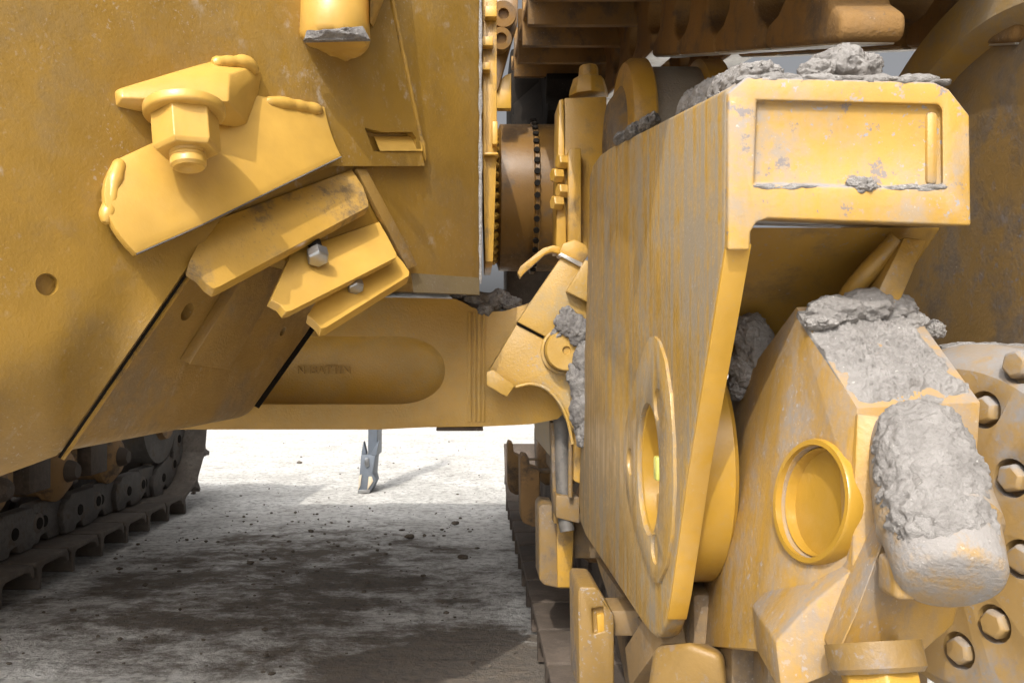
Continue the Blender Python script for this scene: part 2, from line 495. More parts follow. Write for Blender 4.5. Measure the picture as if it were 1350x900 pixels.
def patch(q, h, nu=70, nv=50, seed=0, edge=0.10, f=22.0, base=-0.02, lean=None):
    """a crust of mud over the quad q = (p00, p10, p11, p01), thickness h along its normal"""
    p00, p10, p11, p01 = [Vector(p) for p in q]
    nrm = (p10 - p00).cross(p01 - p00).normalized()
    if lean is not None:
        nrm = lean
    bm = bmesh.new()
    top = []; bot = []
    for j in range(nv + 1):
        rt = []; rb = []
        for i in range(nu + 1):
            u = i / nu; v = j / nv
            p = (p00 * (1 - u) + p10 * u) * (1 - v) + (p01 * (1 - u) + p11 * u) * v
            e = min(u, 1 - u, v, 1 - v) / edge
            e = max(0.0, min(1.0, e + 0.9 * noise.noise(p * 30 + Vector((seed, 0, 0)))))
            if min(u, 1 - u, v, 1 - v) < 1e-6:
                e = 0
            d = 0.55 + 0.45 * dispnoise(p + Vector((seed * 1.3, 0, 0)), f)
            d += 0.22 * noise.noise(p * 150) + 0.20 * noise.noise(p * 320)
            jit = Vector((noise.noise(p * 60 + Vector((9, seed, 0))), noise.noise(p * 60 + Vector((0, 7, seed))), 0)) * 0.004
            rt.append(bm.verts.new(p + jit * (0 if e == 0 else 1) + nrm * (base + (h * max(0.05, d) - base) * e)))
            rb.append(bm.verts.new(p + nrm * (base - 0.012)))
        top.append(rt); bot.append(rb)
    for j in range(nv):
        for i in range(nu):
            bm.faces.new((top[j][i], top[j][i + 1], top[j + 1][i + 1], top[j + 1][i]))
            bm.faces.new((bot[j][i], bot[j + 1][i], bot[j + 1][i + 1], bot[j][i + 1]))
    for i in range(nu):
        bm.faces.new((top[0][i], bot[0][i], bot[0][i + 1], top[0][i + 1]))
        bm.faces.new((top[nv][i], top[nv][i + 1], bot[nv][i + 1], bot[nv][i]))
    for j in range(nv):
        bm.faces.new((top[j][0], top[j + 1][0], bot[j + 1][0], bot[j][0]))
        bm.faces.new((top[j][nu], bot[j][nu], bot[j + 1][nu], top[j + 1][nu]))
    bmesh.ops.recalc_face_normals(bm, faces=bm.faces)
    return bm
def share(src, name, mw, parent):
    o = src.copy()
    o.name = name
    C.objects.link(o)
    o.parent = parent
    o.matrix_parent_inverse = Matrix.Identity(4)
    o.matrix_basis = mw
    return o

# ================================================================== THE SETTING: ground
def build_ground():
    bm = bmesh.new()
    xs = [-1500, -300, -60, -20, -9] + [-6 + i * 0.12 for i in range(0, 84)] + [6, 12, 40, 200, 1500]
    ys = [-600, -60, -12, -3, 0] + [0.6 + i * 0.10 for i in range(0, 105)] + [12, 14, 20, 40, 120, 500, 2000]
    grid = []
    for y in ys:
        row = []
        for x in xs:
            z = 0.0
            if -6 <= x <= 4.1 and 0.6 <= y <= 11.1:
                p = Vector((x, y, 0))
                z = 0.016 * noise.noise(p * 1.3) + 0.010 * noise.noise(p * 4.1) + 0.006 * noise.noise(p * 9.0)
                z = min(z, 0.012) - 0.012
            row.append(bm.verts.new((x, y, z)))
        grid.append(row)
    for j in range(len(ys) - 1):
        for i in range(len(xs) - 1):
            bm.faces.new((grid[j][i], grid[j][i + 1], grid[j + 1][i + 1], grid[j + 1][i]))
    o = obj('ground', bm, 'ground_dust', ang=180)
    o['kind'] = 'structure'
    o['label'] = 'pale dusty ground with a dark damp patch and painted shade under the machine'
    # loose crumbs
    cb = bmesh.new()
    for k in range(600):
        if k < 540:
            x = random.gauss(-0.95, 0.62); y = random.gauss(4.4, 1.0)
        else:
            x = random.uniform(-3.2, 0.2); y = random.uniform(2.4, 11)
        if y < 2.3 or x > 0.17 or (x < -1.95 and y < 6.7):
            continue
        s = random.choice((0.003, 0.003, 0.004, 0.004, 0.005, 0.006, 0.008, 0.011)) * random.uniform(0.6, 1.3)
        r = bmesh.ops.create_icosphere(cb, subdivisions=1, radius=s)
        m = Vector((x, y, s * 0.25 - 0.006))
        q = Vector((random.uniform(0.8, 1.6), random.uniform(0.7, 1.3), random.uniform(0.5, 0.8)))
        for v in r['verts']:
            v.co = Vector((v.co.x * q.x, v.co.y * q.y, v.co.z * q.z)) * random.uniform(0.75, 1.2) + m
    o = obj('crumbs', cb, 'clod', ang=20)
    tag(o, 'loose dark soil crumbs scattered over the pale ground', 'soil', kind='stuff')
build_ground()

# ================================================================== BELLY GUARD (hull) on the left
def build_hull():
    t = thing('belly_guard', 'large yellow belly guard with slanted wall and bolted angle brackets', 'machine guard', (-0.88, 1.6, 0.88))
    XC = -0.88
    mir = lambda p: Vector((2 * XC - p.x, p.y, p.z))
    a = P(75, 600, 1.427); b = P(330, 550, 2.10)
    d = P(290, 290, YW(290))
    n = (b - a).cross(d - a).normalized()
    if n.dot(Vector((0, 0, CAM_H)) - a) < 0:
        n = -n
    c = ray_plane(417, 428, a, n)
    e = PW(540, 352)
    H = lambda px, py, off=0.0: ray_plane(px, py, a, n, off)
    # upper body: slanted prow wall, up beyond the picture
    plan = [(XC, 1.097), (0.014, 2.15), (0.014, 3.9), (-1.93, 3.9), (-1.93, 1.40), (-1.60, 1.097)]  # unseen left side widened and rear cut short to shape the ground shadow
    obj('wall', prism([(x, y, 1.246) for x, y in plan], (0, 0, 0.90)), 'hull_paint', t, bev=0.004)
    # lower chamfered keel plate
    right = [a, b, c, e + Vector((0, 0, 0.02)), d]
    left = [mir(p) + Vector((-0.50, 0, 0)) for p in right]  # left half pushed outward to widen the shadow below
    bm = bmesh.new()
    vr = [bm.verts.new(p) for p in right]; vl = [bm.verts.new(p) for p in left]
    for vv in (vr, vl):
        bm.faces.new((vv[0], vv[1], vv[2], vv[4])); bm.faces.new((vv[4], vv[2], vv[3]))
    bm.faces.new((vr[0], vr[1], vl[1], vl[0]))
    bm.faces.new((vr[1], vr[2], vl[2], vl[1])); bm.faces.new((vr[2], vr[3], vl[3], vl[2]))
    bm.faces.new((vr[4], vr[3], vl[3], vl[4])); bm.faces.new((vr[0], vr[4], vl[4], vl[0]))
    bmesh.ops.recalc_face_normals(bm, faces=bm.faces)
    bevel(bm, 0.028, 4)
    cuts = []
    for (px, py, r) in ((247, 411, 0.019), (373, 437, 0.012)):
        q = H(px, py)
        cuts.append(cyl(q + n * 0.03, q - n * 0.02, r, 24))
    obj('side_plate', boolean(bm, cuts), 'hull_lower', t, ang=50)
    obj('shade_block', box(-2.35, -1.95, 1.10, 1.9, 1.30, 2.1), 'hull_paint', t, bev=0.01)  # added unseen block that throws shade on the ground at lower left
    # rim along the keel plate's rear edge
    rim = [b, c]
    obj('edge_rim', prism([b + (c - b) * 0.10 + n * 0.004, c + n * 0.004, c + n * 0.004 + Vector((0.0, 0.005, 0.0)), b + (c - b) * 0.10 + n * 0.004 + Vector((0, 0.005, 0))], n * -0.03), 'black_gap', t)
    # pad riveted on the keel plate
    pad = [H(px, py) for px, py in ((237, 473), (291, 481), (366, 352), (322, 338))]
    obj('pad_plate', prism(pad, n * 0.024), 'hull_lower', t, bev=0.002)
    # big curved front plate lying over the wall
    bot = []
    for k in range(0, 15):
        px = -190 + (75 + 190) * k / 14
        bot.append((px, 600 + (75 - px) * 0.30 + 6 * math.sin(k / 14 * math.pi)))
    for k in range(1, 13):
        f = k / 12
        bot.append((75 + 215 * f, 600 - 310 * f))
    bot += [(330, 262), (380, 240), (440, 219), (480, 219), (520, 219), (560, 219)]
    m = len(bot)
    NR = 26
    outer = []; inner = []
    bm = bmesh.new()
    for i, (bx, by) in enumerate(bot):
        f = (bx + 190) / 750.0
        tx = -190 + f * (443 + 190); ty = -330
        ro = []; ri = []
        for j in range(NR + 1):
            s = j / NR
            s = 1 - (1 - s) ** 1.5
            px = tx + (bx - tx) * s; py = ty + (by - ty) * s
            back = 0.0
            if bx < 200:
                w = max(0.0, 1 - (by - py) / 150.0)
                back = 0.10 * w * w * min(1.0, (200 - bx) / 130.0)
            ro.append(bm.verts.new(P(px, py, YW(px) - 0.032 + back)))
            ri.append(bm.verts.new(P(px, py, YW(px) - 0.002 + back)))
        outer.append(ro); inner.append(ri)
    for i in range(m - 1):
        for j in range(NR):
            bm.faces.new((outer[i][j], outer[i + 1][j], outer[i + 1][j + 1], outer[i][j + 1]))
            bm.faces.new((inner[i][j], inner[i][j + 1], inner[i + 1][j + 1], inner[i + 1][j]))
    for i in range(m - 1):
        bm.faces.new((outer[i][0], inner[i][0], inner[i + 1][0], outer[i + 1][0]))
        bm.faces.new((outer[i][NR], outer[i + 1][NR], inner[i + 1][NR], inner[i][NR]))
    for j in range(NR):
        bm.faces.new((outer[0][j], outer[0][j + 1], inner[0][j + 1], inner[0][j]))
        bm.faces.new((outer[-1][j], inner[-1][j], inner[-1][j + 1], outer[-1][j + 1]))
    bmesh.ops.recalc_face_normals(bm, faces=bm.faces)
    wn_ = Vector((0.762, -0.647, 0))
    q = PW(62, 375, 0.032)
    slot = [PW(px, py, 0.06) for px, py in ((489, 166), (512, 172), (551, 172), (557, 180), (557, 198), (501, 198))]
    bm = boolean(bm, [cyl(q + wn_ * 0.05, q - wn_ * 0.016, 0.0175, 32), prism(slot, wn_ * -0.09)])
    obj('front_plate', bm, 'hull_paint', t, ang=32)
    obj('slot_lip', hull([PW(501, 199, 0.036), PW(557, 199, 0.036), PW(557, 180, 0.006), PW(493, 180, 0.006), PW(501, 199, 0.004), PW(557, 199, 0.004)]), 'bracket_paint', t)
    sm = [(76 + 215 * f, 603 - 310 * f) for f in (0, .2, .4, .6, .8, 1.0)]
    obj('seam_gap', tube([H(px + 2, py, 0.005) for px, py in sm], 0.0026, 8), 'black_gap', t)
    obj('seam_edge', tube([H(px + 6, py + 2, 0.004) for px, py in sm], 0.0042, 8), 'bracket_dirty', t)
    # weld seam lines along the front plate's long right edge
    pw = [PW(515 + 45 * (py / 218.0) + 1.5, py, 0.012) for py in (-40, 30, 100, 160, 212)]
    obj('weld_bead', tube(pw, 0.007, 8, lump=0.5), 'bracket_dirty', t)
    # dark skid strip on the right of the bracket row
    st = [PW(464, 224, 0.004), PW(478, 224, 0.004), PW(545, 350, 0.004), PW(533, 356, 0.004)]
    obj('edge_strip', prism(st, wn_ * 0.014), 'hull_lower', t, bev=0.002)
    obj('edge_strip', prism([PW(542, 360, 0.0), PW(632, 366, 0.0), PW(632, 388, 0.0), PW(545, 385, 0.0)], Vector((0, 0.03, 0))), 'body_dark', t)

    # ---- angle brackets: bent plates, top edge on the wall, lower lip standing out
    def bracket(top, bend, lip, mat, thick=0.016, name='angle_bracket'):
        # top/bend/lip: rows of (px, py, Y), left to right; same count per row
        rows = [[P(*p) for p in r] for r in (top, bend, lip)]
        bm = bmesh.new()
        k = len(rows[0])
        face_n = (rows[0][-1] - rows[0][0]).cross(rows[2][0] - rows[0][0]).normalized()
        if face_n.y > 0:
            face_n = -face_n
        A = []; B = []
        # refine rows: smooth curve through top - bend - lip
        fine = []
        for s in range(0, 11):
            u = s / 10.0
            fine.append([(1 - u) ** 2 * rows[0][i] + 2 * u * (1 - u) * (2 * rows[1][i] - 0.5 * (rows[0][i] + rows[2][i])) + u * u * rows[2][i] for i in range(k)])
        for r in fine:
            A.append([bm.verts.new(p) for p in r]); B.append([bm.verts.new(p - face_n * thick) for p in r])
        L = len(fine)
        for j in range(L - 1):
            for i in range(k - 1):
                bm.faces.new((A[j][i], A[j][i + 1], A[j + 1][i + 1], A[j + 1][i]))
                bm.faces.new((B[j][i], B[j + 1][i], B[j + 1][i + 1], B[j][i + 1]))
        for i in range(k - 1):
            bm.faces.new((A[0][i], B[0][i], B[0][i + 1], A[0][i + 1]))
            bm.faces.new((A[-1][i], A[-1][i + 1], B[-1][i + 1], B[-1][i]))
        for j in range(L - 1):
            bm.faces.new((A[j][0], A[j + 1][0], B[j + 1][0], B[j][0]))
            bm.faces.new((A[j][-1], B[j][-1], B[j + 1][-1], A[j + 1][-1]))
        bmesh.ops.recalc_face_normals(bm, faces=bm.faces)
        return obj(name, bm, mat, t, bev=0.0015, ang=30)
    w = lambda px, py, off: (px, py, YW(px) - off)
    b1 = bracket([w(150, 212, .035), w(245, 168, .035), w(340, 126, .035), w(428, 141, .035)],
            [w(140, 272, .062), w(242, 238, .064), w(352, 188, .066), w(437, 176, .068)],
            [w(180, 334, .080), w(270, 294, .083), w(362, 249, .086), w(450, 206, .09)], 'bracket_paint')
    we = obj('worn_edge', tube([P(180, 335, YW(180) - .080), P(270, 295, YW(270) - .083), P(362, 250, YW(362) - .086), P(450, 207, YW(450) - .090)], 0.0016, 6), 'link_pale', b1)
    we.location = (0, 0, 0)
    b1['label'] = 'clean bright yellow angle bracket below the big nut'
    obj('weld_bead', tube([P(159, 212, YW(159) - .031), P(151, 240, YW(151) - .043), P(145, 270, YW(145) - .049), P(139, 294, YW(139) - .056)], 0.0130, 14, lump=0.30), 'bracket_paint', b1)
    obj('weld_bead', tube([P(350, 134, YW(350) - .033), P(380, 138, YW(380) - .036), P(402, 142, YW(402) - .038), P(424, 147, YW(424) - .038)], 0.0135, 14, lump=0.22, seed=3), 'bracket_paint', b1)
    for bb in b1.children:
        bb.location = (0, 0, 0)
    def flat(poly, mat, thick=0.024):
        pts = [P(px, py, YW(px) - off) for px, py, off in poly]
        fn = (pts[1] - pts[0]).cross(pts[-1] - pts[0]).normalized()
        if fn.y > 0:
            fn = -fn
        bm = bmesh.new()
        A = [bm.verts.new(p) for p in pts]; B = [bm.verts.new(p - fn * thick) for p in pts]
        bm.faces.new(A); bm.faces.new(B[::-1])
        for i in range(len(A)):
            j = (i + 1) % len(A)
            bm.faces.new((A[i], B[i], B[j], A[j]))
        bmesh.ops.recalc_face_normals(bm, faces=bm.faces)
        return obj('angle_bracket', bm, mat, t, bev=0.0012, seg=1)
    bb = flat([(276, 293, .008), (464, 223, .008), (478, 246, .05), (486, 266, .066), (486, 273, .068), (290, 378, .062), (282, 381, .062), (272, 374, .058), (262, 362, .052), (247, 352, .045), (250, 344, .05)], 'bracket_dirty')
    bb['label'] = 'brown speckled angle bracket in the middle of the row'
    flat([(384, 332, .004), (500, 292, .004), (512, 314, .05), (523, 334, .075), (522, 340, .078), (384, 410, .078), (377, 411, .078), (370, 402, .066), (357, 395, .055), (360, 388, .05)], 'bracket_paint')
    flat([(428, 380, .004), (518, 330, .004), (532, 346, .035), (540, 358, .055), (539, 364, .058), (430, 432, .058), (423, 433, .058), (416, 424, .048), (405, 415, .038), (408, 411, .035)], 'bracket_paint')
    # bolts between the brackets
    for (px, py, off, r) in ((418, 334, .055, .0235), (468, 375, .045, .0185)):
        p = P(px, py, YW(px) - off)
        ax = Vector((0.30, -0.55, -0.78)).normalized()
        obj('bolt_shank', cyl(p - ax * 0.06, p, r * 0.6, 20), 'black_gap', t)
        bolt('bolt', p - ax * 0.004, ax, r, r * 1.0, 'bolt_steel', t, washer=False)
    # ---- lug with washer, nut and bolt end
    lug = obj('lug', hull([P(150, 120, YW(150) - .030), P(276, 81, YW(276) - .030), P(340, 86, YW(340) - .03), P(346, 100, YW(346) - .03),
                           P(332, 172, YW(332) - .03), P(152, 142, YW(152) - .03), P(160, 129, YW(160) - .055), P(301, 134, YW(301) - .115),
                           P(303, 97, YW(303) - .090), P(160, 116, YW(160) - .045), P(300, 166, YW(300) - .06)]), 'bracket_paint', t, bev=0.0035, seg=2)
    ax = Vector((0.12, -0.14, -0.98)).normalized()
    Yn = 1.40
    pc = P(243, 141, Yn)
    ch = []
    ch.append(obj('washer', lathe(pc, ax, [(0, .067), (.014, .067), (.018, .063)], 48), 'bracket_paint', lug, bev=0.002))
    nut = lathe(pc, ax, [(0.016, .0555), (.074, .0555), (.081, .050)], 6, rot=0.50)
    ch.append(obj('nut', nut, 'bracket_paint', lug, bev=0.0012, seg=1, ang=20))
    ch.append(obj('bolt_end', lathe(pc, ax, [(.06, .0300), (.083, .0300), (.085, .0285), (.088, .0300), (.091, .0285), (.094, .0300), (.104, .0295), (.109, .025), (.1085, .017), (.105, .012)], 32), 'bracket_paint', lug))
    ch.append(obj('weld_bead', tube([P(280, 84, YW(280) - .040), P(305, 82, YW(305) - .044), P(325, 84, YW(325) - .044), P(338, 97, YW(338) - .040)], 0.012, 14, lump=0.35, seed=2), 'bracket_paint', lug))
    for o in ch:
        o.location = (0, 0, 0)
    # ---- round boss with a broken grey end, at the top
    ctr = P(441, 56, YW(441) - .072)
    ax = Vector((0.02, -0.10, -1)).normalized()
    n_ = 48
    bm = lathe(ctr - ax * 0.25, ax, [(0, .072), (.20, .072), (.245, .0735), (.258, .066), (.262, .052), (.260, .020)], n_)
    for v in bm.verts:
        tt = (v.co - (ctr - ax * 0.25)).dot(ax)
        if tt > 0.22:
            v.co += ax * 0.005 * noise.noise(v.co * 60)
    boss = obj('boss', bm, 'bracket_paint', t)
    pm = patch([P(399, 52, YW(441) - .152), P(487, 50, YW(441) - .147), P(478, 33, YW(441) - .148), P(404, 40, YW(441) - .150)], 0.012, 36, 14, seed=3, edge=0.3, f=50, base=-0.006, lean=Vector((0, -1, 0)))
    x = obj('scuffed_rim', pm, 'mud_dark', boss); x.location = (0, 0, 0)
    obj('boss_web', hull([PW(492, -60, .03), PW(530, -60, .03), PW(492, 36, .03), P(488, 30, YW(441) - .1), P(488, -60, YW(441) - .12)]), 'bracket_dirty', t)
    # ---- bright flange with clips along the hull's rear corner
    fl = [P(636, -40, 2.2), P(655, -40, 2.2), P(655, 200, 2.2), P(650, 345, 2.2), P(640, 345, 2.2), P(636, 200, 2.2)]
    flo = obj('edge_flange', prism(fl, (0, 0.35, 0)), 'post_paint', t, bev=0.002)
    for k, (x0, x1, y0, y1) in enumerate(((639, 655, 8, 22), (636, 650, 48, 60), (636, 646, 82, 92), (649, 656, 160, 190), (638, 657, 201, 204))):
        cp = obj('clip', prism([P(x0, y0, 2.17), P(x1, y0, 2.17), P(x1, y1, 2.17), P(x0, y1, 2.17)], (0, 0.03, 0)), 'guard_edge', flo, bev=0.002)
        cp.location = (0, 0, 0)
    pw = [P(633.5, py, 2.14) for py in (-40, 60, 140, 220, 300, 374)]
    obj('weld_bead', tube(pw, 0.0045, 8, lump=0.7), 'mud_grey', t)
    return n
build_hull()

# ================================================================== EQUALIZER BAR
def build_bar():
    t = thing('equalizer_bar', 'heavy cast yellow equalizer bar with a long rounded pocket', 'equalizer bar', (-0.3, 2.5, 0.85))
    Y = 2.45
    front = [(150, 400), (520, 392), (600, 394), (612, 399), (622, 405), (640, 411), (665, 410), (690, 402), (735, 385), (748, 392),
             (750, 520), (746, 542), (735, 552), (700, 559), (640, 562), (560, 563), (500, 566), (300, 566), (150, 566)]
    bm = prism([P(px, py, Y) for px, py in front], (0, 0.24, 0))
    # the pocket: a capsule bites into the face
    cz = P(0, 488, Y).z
    r = 0.105
    x1 = P(588, 488, Y).x
    cy = Y - 0.030
    cut = bmesh.new()
    prof = []
    L = 0.95
    st = x1 - 0.098 - L
    rr = [(0.0, r)]
    rr.append((L - 0.05, r))
    for k in range(1, 15):
        a = k / 14 * math.pi / 2
        rr.append((L - 0.05 + 0.148 * math.sin(a), max(0.004, r * math.cos(a) ** 0.8)))
    lathe((st, cy, cz), (1, 0, 0), rr, 56, cut)
    bm = boolean(bm, [cut])
    obj('beam', bm, 'bar_paint', t, bev=0.008, seg=3, ang=50)
    for px, w in ((619, 5), (626, 3.5), (632, 4.5), (638, 3)):
        y0 = 409 if px < 630 else 412
        obj('parting_ridge', prism([P(px - w / 2, y0 + 2, Y - 0.006), P(px + w / 2, y0 + 2, Y - 0.006), P(px + w / 2, 556, Y - 0.006), P(px - w / 2, 556, Y - 0.006)], (0, 0.02, 0)), 'bar_paint', t, bev=0.002)
    obj('stop_pad', prism([P(575, 563.5, Y + .02), P(637, 563.0, Y + .02), P(637, 568, Y + .02), P(575, 568, Y + .02)], (0, 0.12, 0)), 'track_dark', t, bev=0.002)
    # raised casting mark
    cu = bpy.data.curves.new('casting_mark', 'FONT')
    cu.body = 'N ISATTIN'
    cu.size = 0.034
    cu.extrude = 0.005
    cu.space_character = 1.05
    to = bpy.data.objects.new('casting_mark_src', cu)
    C.objects.link(to)
    dg = bpy.context.evaluated_depsgraph_get()
    me = bpy.data.meshes.new_from_object(to.evaluated_get(dg))
    bpy.data.objects.remove(to)
    bm = bmesh.new(); bm.from_mesh(me)
    p = P(384, 493, Y)
    bmesh.ops.transform(bm, matrix=Matrix.Translation((p.x, cy + math.sqrt(r * r - 0.0) - 0.002, p.z)) @ Matrix.Rotation(R(90), 4, 'X'), verts=bm.verts)
    obj('casting_mark', bm, 'bar_paint', t)
build_bar()

# ================================================================== PIN SADDLE at the bar's end
def build_saddle():
    t = thing('pin_saddle', 'slanted yellow saddle clamp holding the round pin of the bar', 'clamp', P(740, 540, 2.3))
    Y = 2.34
    pr = lambda pts, y, dep, mat='saddle_paint', bev=0.003, name='plate': obj(name, prism([P(a, b, y) for a, b in pts], (0, dep, 0)), mat, t, bev=bev)
    pr([(681, 428), (716, 446), (760, 470), (778, 500), (778, 600), (752, 560), (735, 528), (718, 512), (698, 507), (679, 512), (643, 491)], Y, 0.10, name='lower_jaw')
    pr([(682, 424), (745, 332), (760, 337), (780, 352), (780, 470), (716, 442)], Y - 0.015, 0.09, name='upper_jaw')
    pr([(747, 384), (772, 342), (790, 352), (790, 406)], Y - 0.05, 0.07, name='side_jaw')
    pr([(736, 334), (742, 321), (758, 315), (772, 322), (778, 334), (766, 350)], Y - 0.02, 0.09, mat='post_paint', bev=0.006, name='cap_nut')
    pr([(736, 336), (740, 333), (769, 347), (766, 352)], Y - 0.028, 0.02, mat='worn_steel', bev=0.001, name='spacer')
    pr([(641, 490), (650, 487), (679, 508), (669, 523), (662, 520), (642, 508)], Y - 0.03, 0.06, bev=0.004, name='stop_block')
    # bent arm
    pr([(682, 359), (686, 351), (716, 327), (730, 323), (744, 328), (742, 336), (728, 332), (719, 335), (690, 361), (686, 367)], Y + 0.02, 0.035, mat='post_paint', name='bent_arm')
    c = P(744, 462, Y)
    pin = obj('pin', lathe(c + Vector((0, 0.02, 0)), (0, -1, 0), [(0, .058), (.072, .058), (.078, .054), (.079, .012), (.071, .010)], 48), 'saddle_paint', t)
    rg = obj('retaining_ring', lathe(c + Vector((0, 0.02, 0)), (0, -1, 0), [(0, .068), (.034, .068), (.037, .064), (.037, .060), (.024, .059)], 48), 'saddle_paint', pin)
    rg.location = (0, 0, 0)
    gp = obj('gap_shadow_groove', prism([P(682, 424.5, Y - 0.001), P(716, 442.5, Y - 0.001), P(716, 446, Y - 0.001), P(681, 428, Y - 0.001)], (0, 0.004, 0)), 'black_gap', t)  # black strip painted as the shadow in the gap between the jaws
    gp.name = 'painted_gap_shadow'
    # hose and yellow conduit dropping from the saddle
    obj('curved_lip', tube([P(680, 510, Y - .005), P(700, 506, Y - .005), P(720, 512, Y - .005), P(736, 528, Y - .005), P(748, 552, Y - .005), P(755, 585, Y - .01)], 0.005, 10), 'saddle_paint', t)
build_saddle()
def build_lines():
    h = tag(obj('hydraulic_hose', tube([P(738, 545, 2.50), P(741, 580, 2.50), P(742, 630, 2.49), P(745, 680, 2.47), P(748, 700, 2.46)], 0.022, 16), 'hose_black'), 'dusty black hose hanging beside the end of the equalizer bar', 'hose')
    c = thing('yellow_conduit', 'slim yellow conduit hanging behind the big bored plate', 'conduit', P(752, 690, 2.4))
    obj('tube', tube([P(754, 520, 2.42), P(753, 560, 2.42), P(752, 610, 2.42), P(752, 655, 2.42)], 0.007, 12), 'bogie_paint', c)
    obj('sleeve', prism([P(757, 560, 2.40), P(772, 560, 2.40), P(772, 632, 2.40), P(766, 638, 2.40), P(756, 634, 2.40)], (0, 0.05, 0)), 'post_paint', c, bev=0.006)
    obj('clamp_block', prism([P(733, 652, 2.44), P(764, 655, 2.44), P(764, 690, 2.44), P(733, 682, 2.44)], (0, 0.10, 0)), 'bogie_paint', c, bev=0.004)
    obj('post', prism([P(726, 556, 2.52), P(736, 556, 2.52), P(738, 690, 2.52), P(730, 690, 2.52)], (0, 0.06, 0)), 'bogie_paint', c, bev=0.003)
build_lines()

# ================================================================== BORED SIDE PLATE WITH BOX HEAD (right)
def build_guard():
    t = thing('push_frame_guard', 'tall dusty yellow plate with oval bore and box head', 'machine frame', P(880, 840, 1.3))
    X0 = 0.30
    out = [(957, 116), (955, 322), (936, 440), (906, 620), (884, 782), (878, 815), (871, 836), (864, 840), (855, 832), (845, 818),
           (772, 706), (766, 690), (763, 660), (766, 560), (772, 430), (776, 300), (777, 235), (781, 218), (790, 205), (802, 196)]
    pts = [PX(px, py, X0) for px, py in out]
    bm = prism(pts, (0.033, 0, 0))
    # bore
    cy_, cz_ = 1.405, PX(858, 618, X0).z
    boss_px = [(862, 443), (868, 450), (876, 475), (883, 520), (887, 580), (888, 640), (885, 700), (878, 745), (868, 768), (860, 766), (848, 735), (834, 690), (825, 645), (822, 605), (823, 570), (829, 535), (839, 490), (850, 456), (856, 445)]
    bore = cyl((X0 - 0.06, cy_, cz_), (X0 + 0.06, cy_, cz_), 0.112, 64)
    def oval(b_):
        for v in b_.verts:
            v.co.y = cy_ + (v.co.y - cy_) * 0.80
        return b_
    bm = boolean(bm, [oval(bore)])
    plate = obj('side_plate', bm, 'guard_side', t, bev=0.006, seg=3, ang=40)
    bs = prism([PX(px, py, X0 - 0.005) for px, py in boss_px], (0.009, 0, 0))
    cuts = [oval(cyl((X0 - 0.06, cy_, cz_), (X0 + 0.03, cy_, cz_), 0.112, 64))]
    hol = []
    for px, py in ((865, 533), (829, 608), (861, 722)):
        h = PX(px, py, X0 - 0.007)
        hol.append(h)
        cuts.append(cyl(h - Vector((0.02, 0, 0)), h + Vector((0.009, 0, 0)), 0.026, 28))
    bs = boolean(bs, cuts)
    boss = obj('boss', bs, 'guard_side', t, bev=0.002, seg=2, ang=40)
    # cup and pin end inside the bore
    cup = obj('bore_liner', oval(lathe((X0 + 0.085, cy_, cz_), (-1, 0, 0), [(0, .1115), (.082, .1115), (.080, .106), (.045, .104), (.020, .098), (.014, .092), (.0138, .02)], 64)), 'pin_paint', t)
    ring = obj('snap_ring', oval(lathe((X0 + 0.060, cy_, cz_), (-1, 0, 0), [(0, .104), (.008, .104), (.008, .092), (.001, .0915)], 64)), 'guard_edge', cup)
    ring.location = (0, 0, 0)
    g = PX(868, 617, X0 + 0.010)
    tgm = obj('grease_tab', box(g.x - 0.006, g.x + 0.004, g.y - 0.012, g.y + 0.012, g.z - 0.02, g.z + 0.02), 'grease', cup, bev=0.003)
    tgm.location = (0, 0, 0)
    # brighter paint for the sunlit cut edge along the front of the plate
    ed = [(955, 322), (936, 440), (906, 620), (884, 782), (878, 815)]
    a = [PX(px, py, X0) for px, py in ed]
    ebm = bmesh.new()
    va = [ebm.verts.new(p + Vector((0.0015, -0.004, 0))) for p in a]
    vb = [ebm.verts.new(p + Vector((0.0315, -0.004, 0))) for p in a]
    vc = [ebm.verts.new(p + Vector((0.0315, 0.006, 0))) for p in a]
    vd = [ebm.verts.new(p + Vector((0.0015, 0.006, 0))) for p in a]
    for i in range(len(a) - 1):
        for s, q in ((va, vb), (vb, vc), (vc, vd), (vd, va)):
            ebm.faces.new((s[i], q[i], q[i + 1], s[i + 1]))
    ebm.faces.new((va[0], vb[0], vc[0], vd[0])); ebm.faces.new((va[-1], vb[-1], vc[-1], vd[-1]))
    bmesh.ops.recalc_face_normals(ebm, faces=ebm.faces)
    obj('cut_edge', ebm, 'guard_edge', t, bev=0.001)
    # inner boss behind the plate
    obj('inner_boss', lathe((X0 + 0.033, cy_, cz_ + 0.01), (1, 0, 0), [(0, .195), (.050, .195), (.057, .189), (.057, .1125), (.002, .1125)], 72), 'pin_paint', t)
    # ---- box head
    Yb = 0.980
    ff = [(960, 122), (985, 101), (1232, 108), (1252, 118), (1279, 152), (1281, 298), (1013, 288), (998, 293), (990, 306), (989, 330), (960, 330)]
    fp = [P(px, py, Yb) for px, py in ff]
    up = Vector((0, 1.10, 0.155))
    bm = loft(fp, [p + Vector((0, 0.42, 0.065)) for p in fp])
    # recessed panel
    rec = [(996, 131), (1238, 137), (1243, 143), (1244, 244), (1238, 250), (992, 244)]
    bm = boolean(bm, [loft([P(px, py, Yb - 0.02) for px, py in rec], [P(1120 + (px - 1120) * .985, 190 + (py - 190) * .97, Yb + 0.011) for px, py in rec])])
    head = obj('box_head', bm, 'guard_front', t, bev=0.005, seg=3, ang=40)
